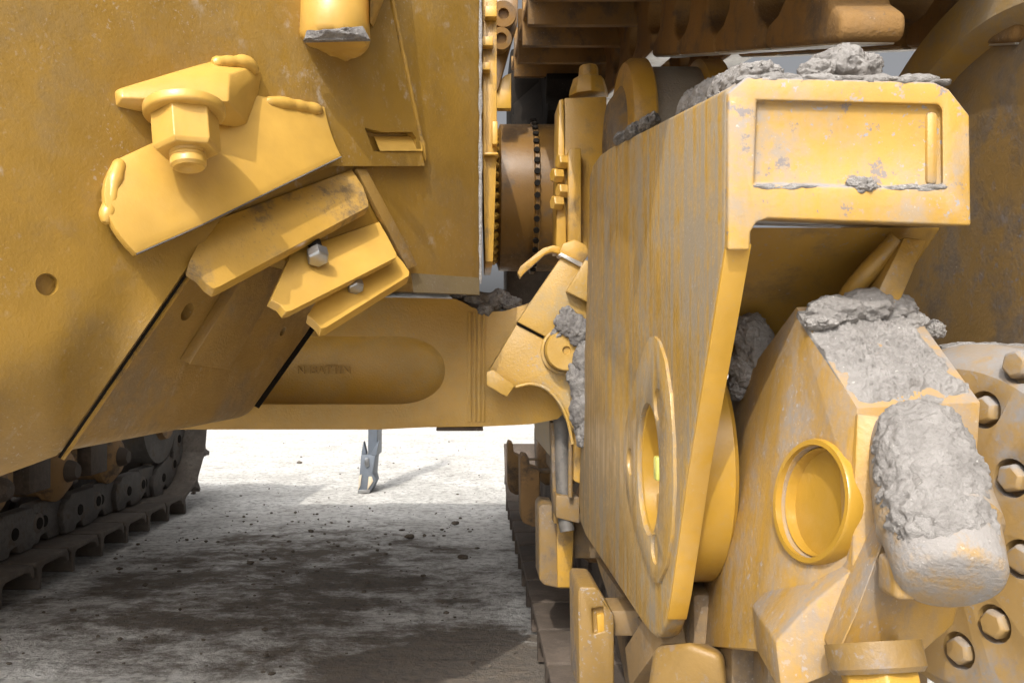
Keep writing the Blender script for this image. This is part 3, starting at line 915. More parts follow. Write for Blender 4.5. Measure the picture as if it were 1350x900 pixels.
    x = obj('panel_rib', prism([P(1222, 146, Yb + 0.006), P(1238, 146, Yb + 0.006), P(1238, 243, Yb + 0.006), P(1222, 243, Yb + 0.006)], (0, 0.012, 0)), 'guard_front', head, bev=0.006)
    x.location = (0, 0, 0)
    # sloping roof plate running back from the head
    rb = [P(958, 118, Yb), P(985, 102, Yb), P(1230, 110, Yb), P(1230, 150, Yb), P(958, 150, Yb)]
    rb = [p + Vector((0.004, 0.40, 0.06)) for p in rb]
    obj('roof_plate', loft(rb, [p + Vector((0, 0.72, 0.105)) for p in rb]), 'guard_side', t, bev=0.004)
    # inner wall below the head and the right web
    iw = [P(986, 300, 1.12), P(1240, 300, 1.12), P(1160, 420, 1.22), P(1100, 520, 1.32), P(960, 560, 1.40), P(960, 420, 1.30)]
    obj('inner_web', loft(iw, [p + Vector((0.02, 0.06, 0.0)) for p in iw]), 'guard_inside', t, bev=0.002)
    rw = [P(1192, 312, 1.08), P(1222, 316, 1.08), P(1184, 405, 1.08), P(1150, 440, 1.08), P(1130, 440, 1.08)]
    obj('right_web', loft(rw, [p + Vector((0.02, 0.12, 0.0)) for p in rw]), 'guard_inside', t, bev=0.004)
    obj('rib', tube([P(1185, 316, 1.10), P(1130, 375, 1.13), P(1095, 430, 1.17)], 0.014, 12), 'guard_inside', t)
    return
build_guard()

# ================================================================== YOKE CASTING, its pin and stub (right, near)
def build_yoke():
    t = thing('cylinder_yoke', 'yellow forged yoke with recessed pin and caked grey mud on top', 'yoke', P(1060, 900, 1.0))
    bodyp = [P(1050, 405, 1.10), P(1130, 538, .95), P(1122, 748, .945), P(1040, 862, 1.0), P(986, 854, 1.10),
             P(912, 850, 1.47), P(935, 560, 1.46), P(985, 500, 1.36),
             P(1195, 398, 1.12), P(1292, 530, .95), P(1285, 640, .96), P(1240, 700, 1.0), P(1200, 840, 1.05), P(1180, 500, 1.36), P(1120, 850, 1.30)]
    bm = hull(bodyp)
    # pin pocket on the side wall, set where the eye ray meets it
    from mathutils.bvhtree import BVHTree
    eye = Vector((0, 0, CAM_H))
    hit = BVHTree.FromBMesh(bm).ray_cast(eye, (P(1071, 660, 1.0) - eye).normalized())
    pc = hit[0]
    ax = hit[1].normalized()
    r0 = 73.0 / F * pc.y
    cutter = lambda: cyl(pc + ax * 0.14, pc - ax * 0.075, r0, 56)
    bm = boolean(bm, [cutter()])
    obj('body', bm, 'yoke_paint', t, bev=0.006, seg=3, ang=35)
    cup = obj('pin', lathe(pc - ax * 0.077, ax, [(0, r0 * .995), (.069, r0 * .995), (.071, r0 * .965), (.067, r0 * .95), (.036, r0 * .94), (.034, r0 * .90), (.014, r0 * .89), (.011, r0 * .85), (.010, .010)], 56), 'pin_paint', t)
    rr = obj('collar', lathe(pc - ax * 0.024, ax, [(0, r0 * 1.13), (.027, r0 * 1.13), (.030, r0 * 1.10), (.030, r0 * 1.01), (.004, r0 * 1.0)], 56), 'pin_paint', cup)
    nb = obj('grease_nipple', lathe(pc - ax * 0.068 + Vector((0, -.016, -.008)), ax, [(0, .011), (.010, .011), (.016, .006)], 12), 'guard_edge', cup)
    for o in (rr, nb):
        o.location = (0, 0, 0)
    # front plate leaning out below
    fr = [(1130, 545), (1180, 550), (1240, 640), (1250, 745), (1150, 835), (1092, 890), (1030, 915), (1022, 846), (1064, 800), (1124, 750), (1126, 640)]
    fn = Vector((-0.30, -0.94, 0.12)).normalized()
    fpts = [ray_plane(a, b, P(1130, 600, .940), fn) for a, b in fr]
    obj('front_plate', loft(fpts, [p + Vector((0.02, 0.14, 0)) for p in fpts]), 'yoke_paint', t, bev=0.003, seg=2)
    # shaded arm below
    la = [P(1190, 640, .90), P(1290, 700, .93), P(1258, 826, .93), P(1205, 872, .92), P(1098, 872, .885), P(1130, 810, .87)]
    obj('arm', loft(la, [p + Vector((0.02, 0.12, 0.02)) for p in la]), 'yoke_paint', t, bev=0.006, seg=3)
    # stub shaft
    p0 = P(1205, 570, .94); p1 = P(1256, 768, .80)
    d = (p1 - p0); L = d.length
    obj('stub', lathe(p0, d, [(0, .046), (L * 0.30, .055), (L * 0.68, .059), (L * 0.71, .0545), (L * 0.76, .054), (L * 0.95, .050), (L * 0.99, .046), (L * 1.01, .040), (L * 1.015, .006)], 56), 'yoke_mud', t)
    k0 = P(1190, 762, .835)
    obj('key_tab', hull([k0 + Vector((dx, dy, dz)) for dx in (-.012, .012) for dy in (-.01, .03) for dz in (-.02, .02)]), 'yoke_paint', t, bev=0.006, seg=3)
    # bottom plug with hex
    pb = P(1155, 872, .875)
    axb = Vector((0.05, -0.35, -0.93)).normalized()
    fl = obj('plug', lathe(pb - axb * 0.02, axb, [(0, .048), (.026, .048), (.031, .044), (.031, .03)], 40), 'bogie_paint', t)
    hx = obj('hex_head', lathe(pb + axb * 0.008, axb, [(0, .040), (.05, .040), (.055, .034)], 6, rot=0.3), 'post_paint', fl, bev=0.003, ang=30)
    hx.location = (0, 0, 0)
build_yoke()
def build_flange():
    c = P(1248, 690, 1.03)
    t = thing('bolted_flange', 'dusty round flange with a ring of sunk bolts', 'flange', c - Vector((0, 0, 0.2)))
    ax = Vector((-0.95, -0.30, 0.03)).normalized()
    _, u, v = frame_of(ax)
    Ro = 0.205
    bm = lathe(c - ax * 0.09, ax, [(0, Ro + .02), (.05, Ro + .02), (.082, Ro), (.09, Ro - .012), (.09, .05)], 80)
    cuts = []
    spots = []
    for px, py in ((1297, 540), (1333, 630), (1346, 737), (1310, 822), (1264, 857), (1340, 480)):
        q = ray_plane(px, py, c, ax)
        spots.append(q)
        cuts.append(cyl(q + ax * 0.05, q - ax * 0.016, 0.0225, 28))
    bm = boolean(bm, cuts)
    obj('disc', bm, 'flange_paint', t, bev=0.003, ang=35)
    for q in spots:
        obj('bolt', lathe(q - ax * 0.018, ax, [(0, .0172), (.020, .0172), (.024, .0140), (.0245, .006)], 6, rot=q.z * 40), 'flange_paint', t, bev=0.001, seg=1, ang=25)
build_flange()

# ================================================================== FRONT IDLER WHEEL behind
def build_idler():
    X = 0.72
    c = Vector((X, 1.175, 1.075))
    t = thing('idler_wheel', 'large dirty brown wheel with a raised yellow rim', 'track wheel', c - Vector((0, 0, 0.5)))
    obj('web', lathe(c + Vector((0.20, 0, 0)), (-1, 0, 0), [(0, .47), (.165, .47), (.168, .30), (.168, .05)], 96), 'idler_paint', t)
    obj('rim', lathe(c + Vector((0.22, 0, 0)), (-1, 0, 0), [(0, .515), (.21, .515), (.218, .507), (.218, .448), (.205, .432), (.166, .420)], 120), 'rim_paint', t)
build_idler()

# ================================================================== CENTRE: post, carrier roller, final drive
def build_post():
    Y = 2.50
    t = thing('support_post', 'upright yellow square post with domed cap and side bolts', 'post', P(765, 322, Y))
    obj('body', prism([P(744, 129, Y), P(800, 127, Y), P(800, 262, Y), P(792, 268, Y), (P(792, 330, Y)), P(744, 330, Y)], (0, 0.16, 0)), 'post_paint', t, bev=0.005)
    obj('side_flange', prism([P(737, 132, Y - .01), P(743, 130, Y - .01), P(747, 330, Y - .01), P(733, 330, Y - .01)], (0, 0.14, 0)), 'guard_edge', t, bev=0.003)
    obj('front_strip', prism([P(749, 198, Y - .05), P(754, 195, Y - .05), P(766, 195, Y - .05), P(766, 322, Y - .05), P(749, 322, Y - .05)], (0, 0.045, 0)), 'post_paint', t, bev=0.003)
    cc = P(776, 128, Y + .07)
    s = Y / F
    cap = obj('cap', lathe(cc, (0, 0, 1), [(0, 27 * s), (8 * s, 26 * s), (24 * s, 21 * s), (26 * s, 14 * s), (40 * s, 13 * s), (42 * s, 11 * s)], 8), 'post_paint', t, bev=0.002, ang=40)
    for px, py in ((741, 214), (734, 232), (741, 252), (734, 268)):
        bolt('bolt', P(px + 6, py, Y - .02), (-1, -0.35, 0), 0.022, 0.03, 'guard_edge', t, washer=False)
build_post()
def build_carrier():
    c = Vector((0.405, 2.32, 1.665))
    t = thing('carrier_roller', 'yellow flanged carrier roller with worn grey tread under the chain', 'roller', c - Vector((0, 0, 0.2)))
    obj('hub', lathe(c - Vector((0.03, 0, 0)), (1, 0, 0), [(0, .10), (.03, .14), (.035, .17)], 48), 'bogie_paint', t)
    obj('flange', lathe(c, (1, 0, 0), [(0, .175), (.006, .20), (.022, .212), (.060, .212), (.068, .20)], 72), 'post_paint', t)
    obj('tread', lathe(c + Vector((0.066, 0, 0)), (1, 0, 0), [(0, .190), (.14, .190), (.146, .18)], 72), 'drum_steel', t)
    obj('rear_flange', lathe(c + Vector((0.20, 0, 0)), (1, 0, 0), [(0, .19), (.006, .21), (.06, .21), (.066, .20)], 72), 'post_paint', t)
build_carrier()
def build_drive():
    c = Vector((0.075, 3.45, 1.715))
    t = thing('final_drive', 'brown yellow round final drive housing ringed with small bolts', 'drive housing', c - Vector((0, 0, .5)))
    obj('housing', lathe(c, (1, 0, 0), [(0, .22), (.02, .27), (.03, .30), (.155, .30), (.16, .312), (.175, .312), (.18, .30), (.30, .30), (.33, .27)], 96), 'drive_paint', t)
    for k in range(44):
        a = 2 * math.pi * k / 44
        p = c + Vector((0.165, -math.cos(a) * 0.312, math.sin(a) * 0.312))
        if p.y > c.y - 0.05:
            continue
        obj('stud', lathe(p, (0, -math.cos(a), math.sin(a)), [(0, .012), (.010, .012)], 8), 'black_gap', t)
        p = c + Vector((0.012, -math.cos(a) * 0.27, math.sin(a) * 0.27))
        obj('bolt', lathe(p, (-0.6, -0.8 * math.cos(a), 0.8 * math.sin(a)), [(0, .014), (.022, .014), (.025, .011)], 6), 'guard_edge', t)
    # sprocket disc behind, its shade painted near-black
    s = thing('sprocket', 'toothed drive sprocket behind the housing with its shade painted near-black', 'sprocket', Vector((0.45, 3.75, 1.0)))
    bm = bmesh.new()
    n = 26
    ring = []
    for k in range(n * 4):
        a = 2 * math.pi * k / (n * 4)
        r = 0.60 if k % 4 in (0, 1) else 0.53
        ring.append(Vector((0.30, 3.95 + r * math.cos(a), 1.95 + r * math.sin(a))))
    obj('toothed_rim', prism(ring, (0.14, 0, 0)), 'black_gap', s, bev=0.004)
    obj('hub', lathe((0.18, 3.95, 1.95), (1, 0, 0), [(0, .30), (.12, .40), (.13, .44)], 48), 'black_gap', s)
    # hose fittings top left
    f = thing('hose_fitting', 'small yellow elbow fittings on the frame side', 'fitting', P(662, 60, 3.0))
    obj('elbow', lathe(P(663, 20, 3.0), (0.1, -1, -0.2), [(-.1, .05), (0, .05), (.02, .045), (.02, .02), (.0, .018)], 32), 'drive_paint', f)
    obj('elbow', lathe(P(660, 52, 3.0), (0.1, -1, -0.2), [(-.1, .042), (0, .042), (.02, .038), (.02, .02), (.0, .018)], 32), 'drive_paint', f)
    obj('bracket', prism([P(655, -30, 3.08), P(684, -30, 3.08), P(682, 30, 3.08), P(673, 60, 3.08), P(656, 120, 3.08), P(650, 110, 3.08)], (0, .05, 0)), 'drive_paint', f, bev=0.004)
    lg = [P(672, 97, 3.1)]
    arc = [P(674 - 20 * math.cos(a), 128 - 31 * math.sin(a), 3.1) for a in [math.pi / 2 * k / 8 for k in range(9)]]
    obj('curved_lug', prism([P(674, 97, 3.1)] + arc[::-1] + [P(654, 143, 3.1), P(674, 143, 3.1)], (0, 0.04, 0)), 'guard_edge', f, bev=0.003)
    # case that closes off the frame side, painted near-black as shade
    k = thing('transmission_case', 'case painted near-black as shade between the frame and the track chain', 'gear case', Vector((0.4, 4.2, 1.0)))
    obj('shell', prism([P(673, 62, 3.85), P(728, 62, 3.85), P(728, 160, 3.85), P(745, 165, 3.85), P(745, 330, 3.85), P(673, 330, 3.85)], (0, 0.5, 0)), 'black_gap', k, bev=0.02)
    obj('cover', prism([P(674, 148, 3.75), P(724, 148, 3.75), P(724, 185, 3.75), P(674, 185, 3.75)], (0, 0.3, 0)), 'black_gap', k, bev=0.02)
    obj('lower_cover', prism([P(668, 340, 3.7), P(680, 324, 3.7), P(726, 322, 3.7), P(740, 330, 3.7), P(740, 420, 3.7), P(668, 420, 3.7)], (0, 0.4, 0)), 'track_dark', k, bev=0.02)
build_drive()

# ================================================================== TRACKS
SHOE = [(-.163, .128), (-.163, .108), (-.140, .098), (-.134, .0), (-.106, .0), (-.098, .088), (-.075, .100), (.085, .102),
        (.120, .090), (.140, .062), (.156, .066), (.152, .100), (.135, .128)]
LINK = [(-.205, .135), (-.10, .135), (-.085, .165), (-.03, .175), (-.01, .135), (.10, .135), (.12, .155), (.17, .165), (.212, .20), (.215, .25),
        (.19, .285), (.13, .30), (.10, .335), (-.14, .335), (-.165, .31), (-.21, .30), (-.235, .26), (-.235, .20)]
SHOE_UP = SHOE[:-1] + [(.135, .128), (-.115, .128), (-.118, .205), (-.160, .205)]
LINK_UP = [(-.150, .338), (.150, .338), (.158, .322), (.150, .300), (.105, .285), (.080, .262), (.075, .225), (.095, .195), (.130, .175), (.150, .135),
           (-.150, .135), (-.130, .175), (-.095, .195), (-.075, .225), (-.080, .262), (-.105, .285), (-.150, .300), (-.158, .322)]
def shoe_bm(w):
    return prism([(0, s, z) for s, z in SHOE], (w, 0, 0))
def link_bm(th):
    bm = prism([(0, s, z) for s, z in LINK], (th, 0, 0))
    return bm
def path_left(s):
    """lower run then up round the rear wheel: returns (y, z, pitch)"""
    Ys = 5.62; Rr = 0.62
    if s <= Ys:
        return s, 0.0, 0.0
    a = (s - Ys) / Rr
    if a < R(100):
        return Ys + Rr * math.sin(a), Rr - Rr * math.cos(a), a
    e = s - Ys - Rr * R(100)
    a = R(100)
    return Ys + Rr * math.sin(a) - e * 0.9, Rr - Rr * math.cos(a) + e, a
def build_left_track():
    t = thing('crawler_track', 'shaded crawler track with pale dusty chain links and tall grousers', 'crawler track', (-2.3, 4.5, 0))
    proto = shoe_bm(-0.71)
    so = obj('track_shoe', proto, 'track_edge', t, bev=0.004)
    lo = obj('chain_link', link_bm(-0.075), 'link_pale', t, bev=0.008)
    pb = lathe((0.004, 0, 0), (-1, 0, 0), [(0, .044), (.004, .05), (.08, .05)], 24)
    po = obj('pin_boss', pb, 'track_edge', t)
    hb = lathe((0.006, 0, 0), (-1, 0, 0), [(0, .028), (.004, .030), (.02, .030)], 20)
    ho = obj('dark_hole_disc', hb, 'black_gap', t)  # black disc stands in for the dark inside a hole
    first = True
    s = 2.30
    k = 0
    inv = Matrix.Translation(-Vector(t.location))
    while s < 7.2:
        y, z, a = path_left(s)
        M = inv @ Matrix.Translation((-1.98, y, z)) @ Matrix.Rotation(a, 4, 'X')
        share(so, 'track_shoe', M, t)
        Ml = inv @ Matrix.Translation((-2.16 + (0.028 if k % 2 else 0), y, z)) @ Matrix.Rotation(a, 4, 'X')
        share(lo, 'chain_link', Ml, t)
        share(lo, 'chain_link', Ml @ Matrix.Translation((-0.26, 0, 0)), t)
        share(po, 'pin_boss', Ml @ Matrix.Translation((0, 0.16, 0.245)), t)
        share(ho, 'dark_hole_disc', Ml @ Matrix.Translation((0.001, 0.16, 0.245)), t)
        share(ho, 'dark_hole_disc', Ml @ Matrix.Translation((-0.002, -0.05, 0.235)), t)
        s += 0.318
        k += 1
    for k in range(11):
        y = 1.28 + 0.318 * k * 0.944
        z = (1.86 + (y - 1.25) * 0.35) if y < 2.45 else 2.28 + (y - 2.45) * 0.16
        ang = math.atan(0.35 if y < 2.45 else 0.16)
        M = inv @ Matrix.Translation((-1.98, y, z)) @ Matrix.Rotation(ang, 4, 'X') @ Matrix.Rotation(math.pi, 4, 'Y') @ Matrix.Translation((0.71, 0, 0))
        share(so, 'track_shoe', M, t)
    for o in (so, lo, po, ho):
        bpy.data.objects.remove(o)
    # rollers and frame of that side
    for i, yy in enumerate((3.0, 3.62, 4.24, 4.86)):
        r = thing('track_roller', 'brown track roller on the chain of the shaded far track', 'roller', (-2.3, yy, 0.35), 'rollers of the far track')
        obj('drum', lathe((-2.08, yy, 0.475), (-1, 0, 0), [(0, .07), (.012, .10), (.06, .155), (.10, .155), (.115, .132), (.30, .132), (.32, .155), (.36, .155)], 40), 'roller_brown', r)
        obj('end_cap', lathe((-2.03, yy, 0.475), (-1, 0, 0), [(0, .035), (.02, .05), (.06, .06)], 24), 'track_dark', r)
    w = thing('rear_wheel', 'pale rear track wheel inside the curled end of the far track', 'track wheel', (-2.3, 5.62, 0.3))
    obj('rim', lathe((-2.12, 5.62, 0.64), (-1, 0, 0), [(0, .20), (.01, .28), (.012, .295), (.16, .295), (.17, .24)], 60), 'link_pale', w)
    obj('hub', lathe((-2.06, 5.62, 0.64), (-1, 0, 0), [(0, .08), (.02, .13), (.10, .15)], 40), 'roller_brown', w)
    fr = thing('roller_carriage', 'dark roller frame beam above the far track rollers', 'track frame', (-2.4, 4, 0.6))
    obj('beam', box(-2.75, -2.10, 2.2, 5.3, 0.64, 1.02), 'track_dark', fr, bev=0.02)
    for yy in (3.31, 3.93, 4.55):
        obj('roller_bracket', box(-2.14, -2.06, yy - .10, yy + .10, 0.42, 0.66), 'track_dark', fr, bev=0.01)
build_left_track()

def build_right_track():
    t = thing('crawler_track', 'rusty crawler track whose chain runs low and returns overhead', 'crawler track', (0.55, 3.0, 0))
    inv = Matrix.Translation(-Vector(t.location))
    so = obj('track_shoe', shoe_bm(0.71), 'track_dark', t, bev=0.004)
    lo = obj('chain_link', link_bm(0.075), 'track_dark', t, bev=0.008)
    s = 1.40
    while s < 6.2:
        a = 0.0; y = s; z = 0.0
        if s > 5.6:
            a = (s - 5.6) / 0.62
            y = 5.6 + 0.62 * math.sin(a); z = 0.62 - 0.62 * math.cos(a)
        M = inv @ Matrix.Translation((0.22, y, z)) @ Matrix.Rotation(a, 4, 'X')
        share(so, 'track_shoe', M, t)
        share(lo, 'chain_link', M @ Matrix.Translation((0.22, 0, 0)), t)
        share(lo, 'chain_link', M @ Matrix.Translation((0.48, 0, 0)), t)
        s += 0.318
    # upper run: upside down, sloping up to the rear
    ush = obj('track_shoe', prism([(0, s_, z_) for s_, z_ in SHOE_UP], (0.80, 0, 0)), 'rust', t, bev=0.004)
    ulk = obj('chain_link', prism([(0, s_, z_) for s_, z_ in LINK_UP], (0.09, 0, 0)), 'rust', t, bev=0.016, seg=3)
    rl = obj('rail_face', box(0.008, 0.082, -0.145, 0.145, 0.330, 0.3405), 'worn_steel', t, bev=0.002)
    n = 9
    sl_ = 0.35
    al = math.atan(sl_)
    for k in range(n):
        d = 0.318 * k
        y = 1.28 + d * math.cos(al)
        # rail face centre line (y, zrail)
        if y < 2.45:
            zr = 1.52 + (y - 1.25) * sl_
            ang = al
        else:
            zr = 1.94 + (y - 2.45) * 0.16
            ang = math.atan(0.16)
        # local +z points away from the shoe, so turn it over
        M = inv @ Matrix.Translation((0.50, y, zr)) @ Matrix.Rotation(ang, 4, 'X') @ Matrix.Rotation(math.pi, 4, 'Y') @ Matrix.Translation((-0.09, 0, -0.338))
        Ms = inv @ Matrix.Translation((0.17, y, zr)) @ Matrix.Rotation(ang, 4, 'X') @ Matrix.Rotation(math.pi, 4, 'Y') @ Matrix.Translation((-0.80, 0, -0.338))
        share(ush, 'track_shoe', Ms, t)
        for dx in (0.0, -0.24):
            l = share(ulk, 'chain_link', M @ Matrix.Translation((dx, 0, 0)), t)
            r_ = share(rl, 'rail_face', Matrix.Identity(4), l)
    for o in (so, lo, ush, ulk, rl):
        bpy.data.objects.remove(o)
    # roller frame
    fr = thing('roller_carriage', 'long dirty track frame beam behind the hanging guards', 'track frame', (0.6, 3.2, 0.4))
    obj('beam', box(0.40, 0.85, 1.62, 5.3, 0.46, 0.80), 'frame_brown', fr, bev=0.015)
    obj('pale_side_plate', prism([P(716, 540, 2.95), P(752, 540, 2.75), P(752, 640, 2.75), P(742, 622, 2.80), P(706, 578, 3.0), P(702, 540, 3.0)], (0.02, 0.04, 0)), 'pale_plate', fr, bev=0.003)  # pale colour stands in for sunlight on the frame side
    obj('slanted_plate', prism([PX(785, 735, 0.345), PX(868, 852, 0.345), PX(872, 900, 0.345), PX(830, 930, 0.345), PX(806, 800, 0.345)], (0.03, 0, 0)), 'frame_brown', fr, bev=0.003)
    obj('slanted_plate', loft([P(830, 905, 1.62), P(872, 848, 1.40), P(905, 848, 1.40), P(880, 905, 1.58)], [p + Vector((0.0, 0.05, 0.06)) for p in (P(830, 905, 1.62), P(872, 848, 1.40), P(905, 848, 1.40), P(880, 905, 1.58))]), 'frame_brown', fr, bev=0.002)
    for k, yy in enumerate((2.05, 2.95, 3.85, 4.75)):
        r = thing('track_roller', 'dark track roller behind the hanging yellow guards', 'roller', (0.55, yy, 0.34), 'rollers behind the guards')
        obj('drum', lathe((0.36, yy, 0.475), (1, 0, 0), [(0, .08), (.02, .13), (.05, .15), (.09, .15), (.10, .132), (.30, .132)], 36), 'roller_brown', r)
    # bogie castings low on the right
    b = thing('bogie_casting', 'scuffed yellow bogie casting below the bored plate', 'bogie', P(940, 930, 1.2))
    obj('lobe', hull([P(862, 852, 1.28), P(905, 846, 1.22), P(952, 862, 1.20), P(960, 930, 1.20), P(850, 930, 1.28), P(880, 850, 1.45), P(960, 850, 1.45), P(960, 930, 1.45), P(860, 930, 1.45)]), 'bogie_paint', b, bev=0.012, seg=3)
    obj('cheek', prism([P(964, 852, 1.24), P(1010, 856, 1.24), P(1012, 930, 1.24), P(964, 930, 1.24)], (0, .12, 0)), 'frame_brown', b, bev=0.004)
    obj('cheek', prism([P(1012, 858, 1.18), P(1040, 858, 1.18), P(1040, 940, 1.18), P(1012, 940, 1.18)], (0, .16, 0)), 'idler_paint', b, bev=0.004)
    obj('core', box(0.36, 0.75, 1.36, 1.62, 0.36, 0.66), 'frame_brown', b, bev=0.01)
build_right_track()

def build_guide_guards():
    # four hanging guide guards, one behind the other
    spec = [((762, 810, 770, 925), 1.72, True, 'scuffed yellow guide guard with a square lug hole'),
            ((710, 758, 664, 776), 2.62, True, 'yellow guide guard hanging just below the conduit block'),
            ((686, 712, 600, 694), 3.60, False, 'brown guide guard in shade, second beyond the conduit'),
            ((669, 686, 582, 652), 4.60, False, 'dark brown guide guard farthest along the track')]
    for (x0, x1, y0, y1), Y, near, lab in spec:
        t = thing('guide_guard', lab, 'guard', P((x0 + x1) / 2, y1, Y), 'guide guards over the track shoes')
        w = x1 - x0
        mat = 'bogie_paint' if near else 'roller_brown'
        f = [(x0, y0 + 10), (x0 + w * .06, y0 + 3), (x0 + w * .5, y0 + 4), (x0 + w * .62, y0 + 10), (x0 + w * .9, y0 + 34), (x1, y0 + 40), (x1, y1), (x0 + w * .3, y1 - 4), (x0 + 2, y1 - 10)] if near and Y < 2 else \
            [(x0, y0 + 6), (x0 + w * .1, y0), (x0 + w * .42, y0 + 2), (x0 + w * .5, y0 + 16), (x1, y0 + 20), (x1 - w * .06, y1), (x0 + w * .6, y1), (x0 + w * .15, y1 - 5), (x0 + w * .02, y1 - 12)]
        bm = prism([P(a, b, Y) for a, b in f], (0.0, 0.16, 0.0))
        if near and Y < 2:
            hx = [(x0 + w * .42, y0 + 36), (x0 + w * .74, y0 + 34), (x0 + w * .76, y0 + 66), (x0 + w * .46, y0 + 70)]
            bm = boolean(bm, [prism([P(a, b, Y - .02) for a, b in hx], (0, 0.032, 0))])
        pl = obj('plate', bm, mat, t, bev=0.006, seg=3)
        if near and Y < 2:
            sp = P(x0 + w * .58, y0 + 52, Y - 0.0)
            s_ = obj('lug', prism([P(a, b, Y + .003) for a, b in ((x0 + w * .52, y0 + 40), (x0 + w * .74, y0 + 38), (x0 + w * .75, y0 + 62), (x0 + w * .55, y0 + 66))], (0, .02, 0)), 'post_paint', t, bev=0.002)
        if near and Y > 2:
            obj('fold', prism([P(x0 + w * .5, y0 + 18, Y - .012), P(x0 + w * .98, y0 + 22, Y - .012), P(x0 + w * .9, y1 - 2, Y - .012), P(x0 + w * .52, y1 - 2, Y - .012)], (0, 0.01, 0)), 'post_paint', t, bev=0.003)
        # hanger that carries it from the track frame
        obj('hanger', box(P(x1 - 6, 0, Y).x, 0.42, Y + 0.03, Y + 0.13, P(0, y0 + 75 if near else y0 + 25, Y).z, P(0, y0 + 40, Y).z + (0.0 if Y < 2 else 0.06)), 'frame_brown', t, bev=0.006)
build_guide_guards()

# ================================================================== RIPPER behind the machine
def build_ripper():
    Y = 6.55
    t = thing('ripper_tooth', 'blue grey ripper tooth standing on the bright ground behind the machine', 'ripper', P(484, 649, Y))
    pr = lambda n_, pts, y, dep, mat='tip_steel', bev=0.004: obj(n_, prism([P(a, b, y) for a, b in pts], (0, dep, 0)), mat, t, bev=bev)
    body = loft([P(a, b, Y) for a, b in ((476, 599), (495, 600), (491, 624), (496, 632), (488, 648), (472, 649), (474, 624))],
                [P(a, b, Y + .22) for a, b in ((480, 598), (500, 598), (498, 622), (500, 630), (494, 643), (480, 643), (480, 622))])
    obj('tip', body, 'tip_steel', t, bev=0.006)
    pr('side_ear', [(476, 599), (483, 599), (479, 582)], Y + .01, 0.10)
    pr('side_ear', [(489, 598), (496, 601), (500, 579)], Y + .01, 0.10)
    pr('cheek', [(473, 627), (477, 625), (475, 640), (472, 646)], Y - .012, 0.02, 'pale_plate', 0.002)
    pr('cheek', [(486, 628), (490, 628), (492, 634), (484, 646)], Y - .012, 0.02, 'pale_plate', 0.002)
    pr('pin_boss', [(481, 604), (486, 604), (487, 614), (483, 616), (480, 612)], Y - .012, 0.02, 'bolt_steel', 0.002)
    pr('cutting_edge', [(472, 646), (488, 645), (487, 649.5), (471, 650)], Y - .02, 0.05, 'bolt_steel', 0.002)
    obj('shank', prism([P(485, 602, Y + .06), P(497, 602, Y + .06), P(499, 360, Y + .06), P(487, 360, Y + .06)], (0, 0.35, 0)), 'tip_steel', t, bev=0.006)
build_ripper()

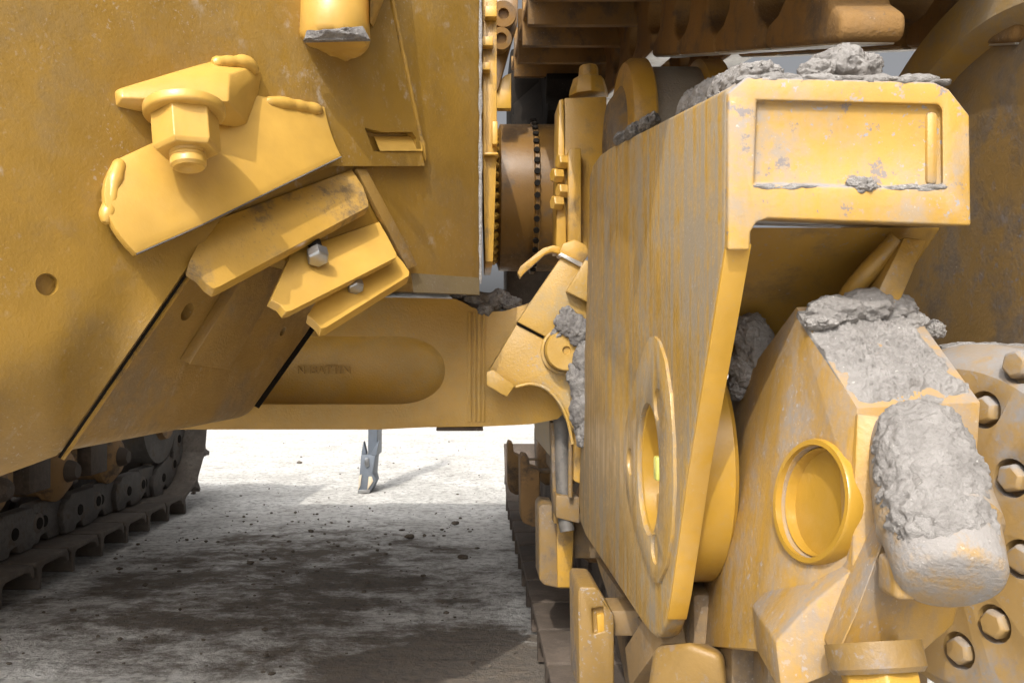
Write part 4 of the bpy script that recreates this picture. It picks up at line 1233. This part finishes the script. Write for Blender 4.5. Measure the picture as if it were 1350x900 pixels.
# ================================================================== MUD
def build_mud():
    def at(px, py, Y, r, ry=None):
        return (P(px, py, Y), (r, ry or r, r * 0.8))
    # on the equalizer bar
    lumps('mud_clump', 'dark crumbly mud heap in the dip of the equalizer bar', [at(608, 386, 2.5, .035), at(625, 396, 2.50, .04), at(642, 400, 2.52, .045), at(658, 394, 2.54, .038), at(674, 402, 2.52, .03), at(640, 408, 2.455, .022), at(602, 378, 2.55, .03)], 'mud_dark', seed=1, amp=0.5)
    # on the box head
    lumps('mud_clump', 'grey dried mud heap on top of the box head', [(P(1098, 102, 1.10), (.040, .06, .036)), (P(1125, 106, 1.12), (.030, .05, .030)), (P(1072, 106, 1.08), (.024, .04, .022)), (P(1106, 84, 1.12), (.026, .03, .020))], 'mud_grey', seed=2, sub=5, amp=0.45)
    lumps('mud_clump', 'long grey mud ridge on the sloping plate edge beside the box head', [(P(985, 113, 1.12), (.030, .06, .026)), (P(958, 124, 1.22), (.028, .06, .032)), (P(934, 136, 1.30), (.028, .06, .038)), (P(915, 144, 1.36), (.024, .05, .034)), (P(1010, 106, 1.1), (.022, .03, .018))], 'mud_grey', seed=3, sub=5, amp=0.45)
    lumps('mud_clump', 'small mud crumbs along the far end of the plate top', [(PX(822, 183, 0.31), (.02, .05, .014)), (PX(838, 174, 0.31), (.02, .05, .013)), (PX(855, 163, 0.315), (.018, .05, .012))], 'mud_dark', seed=4, amp=0.5)
    # recess of the box head
    lumps('mud_clump', 'small grey mud blob stuck in the recessed panel of the box head', [(P(1135, 245, .987), (.018, .012, .010)), (P(1128, 243, .987), (.011, .010, .008)), (P(1146, 248, .985), (.012, .01, .006))], 'mud_grey', seed=5, amp=0.45)
    lumps('mud_clump', 'thin grey mud film on the panel lip beside the bored plate', [(P(px, 248 + 1.5 * math.sin(px), .985), (.020, .006, .0038)) for px in (1003, 1020, 1037, 1054)], 'mud_grey', seed=6, sub=3, amp=0.4)
    lumps('mud_clump', 'thin grey mud film on the panel lip towards the big wheel', [(P(px, 249 + 1.5 * math.sin(px), .985), (.020, .006, .0042)) for px in (1182, 1198, 1214, 1230)], 'mud_grey', seed=16, sub=3, amp=0.4)
    lumps('mud_clump', 'thin grey mud crust along the top front edge of the box head', [(P(px, 106 + (px - 985) * 0.012 + 2 * math.sin(px * .7), .992), (.019, .012, .0065 + .0025 * math.sin(px * .31))) for px in range(992, 1236, 15)], 'mud_grey', seed=17, sub=3, amp=0.35)
    # on the yoke
    q = [P(1052, 408, 1.09), P(1130, 536, .95), P(1292, 530, .95), P(1195, 400, 1.12)]
    tag(obj('mud_clump', patch([q[1], q[2], q[3], q[0]], 0.014, 150, 120, seed=2, edge=0.16, f=26, base=-0.003), 'mud_grey', ang=70), 'thick grey mud crust caked over the sloping yoke top', 'mud')
    lumps('mud_clump', 'grey mud lumps piled along the rear edge of the yoke top', [(P(1100, 412, 1.08), (.035, .03, .022)), (P(1140, 408, 1.10), (.040, .035, .026)), (P(1175, 412, 1.11), (.032, .035, .026)), (P(1196, 428, 1.10), (.020, .03, .02)), (P(1232, 435, 1.10), (.012, .015, .013)), (P(1082, 425, 1.06), (.020, .02, .010))], 'mud_grey', seed=7, sub=5, amp=0.26)
    # on the stub
    p0 = P(1205, 570, .94); p1 = P(1256, 768, .80); d = (p1 - p0)
    items = []
    for k in range(9):
        f = k / 8 * 0.68 + 0.08
        c = p0 + d * f + Vector((-0.005, -0.014, 0.014))
        w_ = (.044, .048, .051, .053, .054, .054, .053, .051, .047)[k]
        items.append((c, (w_, w_ * .8, w_ * .8)))
    items.append((p0 + d * 0.14 + Vector((-0.03, -0.014, 0.006)), (.024, .026, .030)))
    items.append((p0 + d * 0.3 + Vector((-0.036, -0.02, 0.006)), (.024, .03, .05)))
    items.append((p0 + d * 0.55 + Vector((-0.030, -0.02, 0.0)), (.022, .03, .05)))
    lumps('mud_clump', 'grey mud coat clinging to the stub of the yoke', items, 'mud_grey', seed=8, sub=5, amp=0.16, f=2.2)
    # on the flange
    lumps('mud_clump', 'grey mud along the top rim of the bolted flange', [(P(px, 468 + (px - 1270) * .03, 1.12), (.03, .05, .018)) for px in (1268, 1295, 1322, 1348, 1372)], 'mud_grey', seed=9, sub=4, amp=0.35)
    # round the pin
    lumps('mud_clump', 'grey mud packed above the round pin', [(P(752, 428, 2.29), (.042, .03, .036)), (P(764, 438, 2.28), (.036, .03, .040)), (P(748, 414, 2.31), (.022, .02, .022)), (P(736, 440, 2.30), (.020, .02, .018))], 'mud_dark', seed=10, amp=0.4)
    lumps('mud_clump', 'grey mud column packed between the round pin and the bored plate', [(P(772, 474, 2.27), (.034, .03, .055)), (P(768, 505, 2.27), (.036, .03, .060)), (P(768, 540, 2.27), (.034, .03, .060)), (P(770, 568, 2.28), (.026, .03, .045)), (P(757, 494, 2.28), (.020, .02, .030))], 'mud_dark', seed=11, amp=0.35)
    # behind the bored plate
    lumps('mud_clump', 'grey mud wedge packed between the bored plate and the yoke', [(P(990, 440, 1.26), (.030, .03, .030)), (P(1000, 460, 1.26), (.030, .03, .032)), (P(985, 485, 1.28), (.030, .03, .032)), (P(978, 510, 1.30), (.024, .03, .022))], 'mud_grey', seed=12, sub=5, amp=0.40)
    for k, (px, py, Z, s, lab) in enumerate(((163, 680, 0.0, .0, ''),)):
        pass
    # bigger clods on the ground
    spots = [(255, 650), (310, 668), (395, 610), (360, 640), (540, 708), (460, 720), (330, 742), (250, 700), (600, 690), (640, 712), (610, 735), (520, 745), (410, 700)][::2]
    for k, (px, py) in enumerate(spots):
        p = PZ(px, py, 0.0)
        s = random.uniform(0.010, 0.019)
        lumps('soil_clod', 'single dark soil clod lying loose on the pale ground', [(p + Vector((0, 0, s * .25)), (s * 1.5, s, s * .75))], 'clod', sub=3, seed=20 + k, amp=0.45, cat='clod', group='soil clods on the ground')
build_mud()
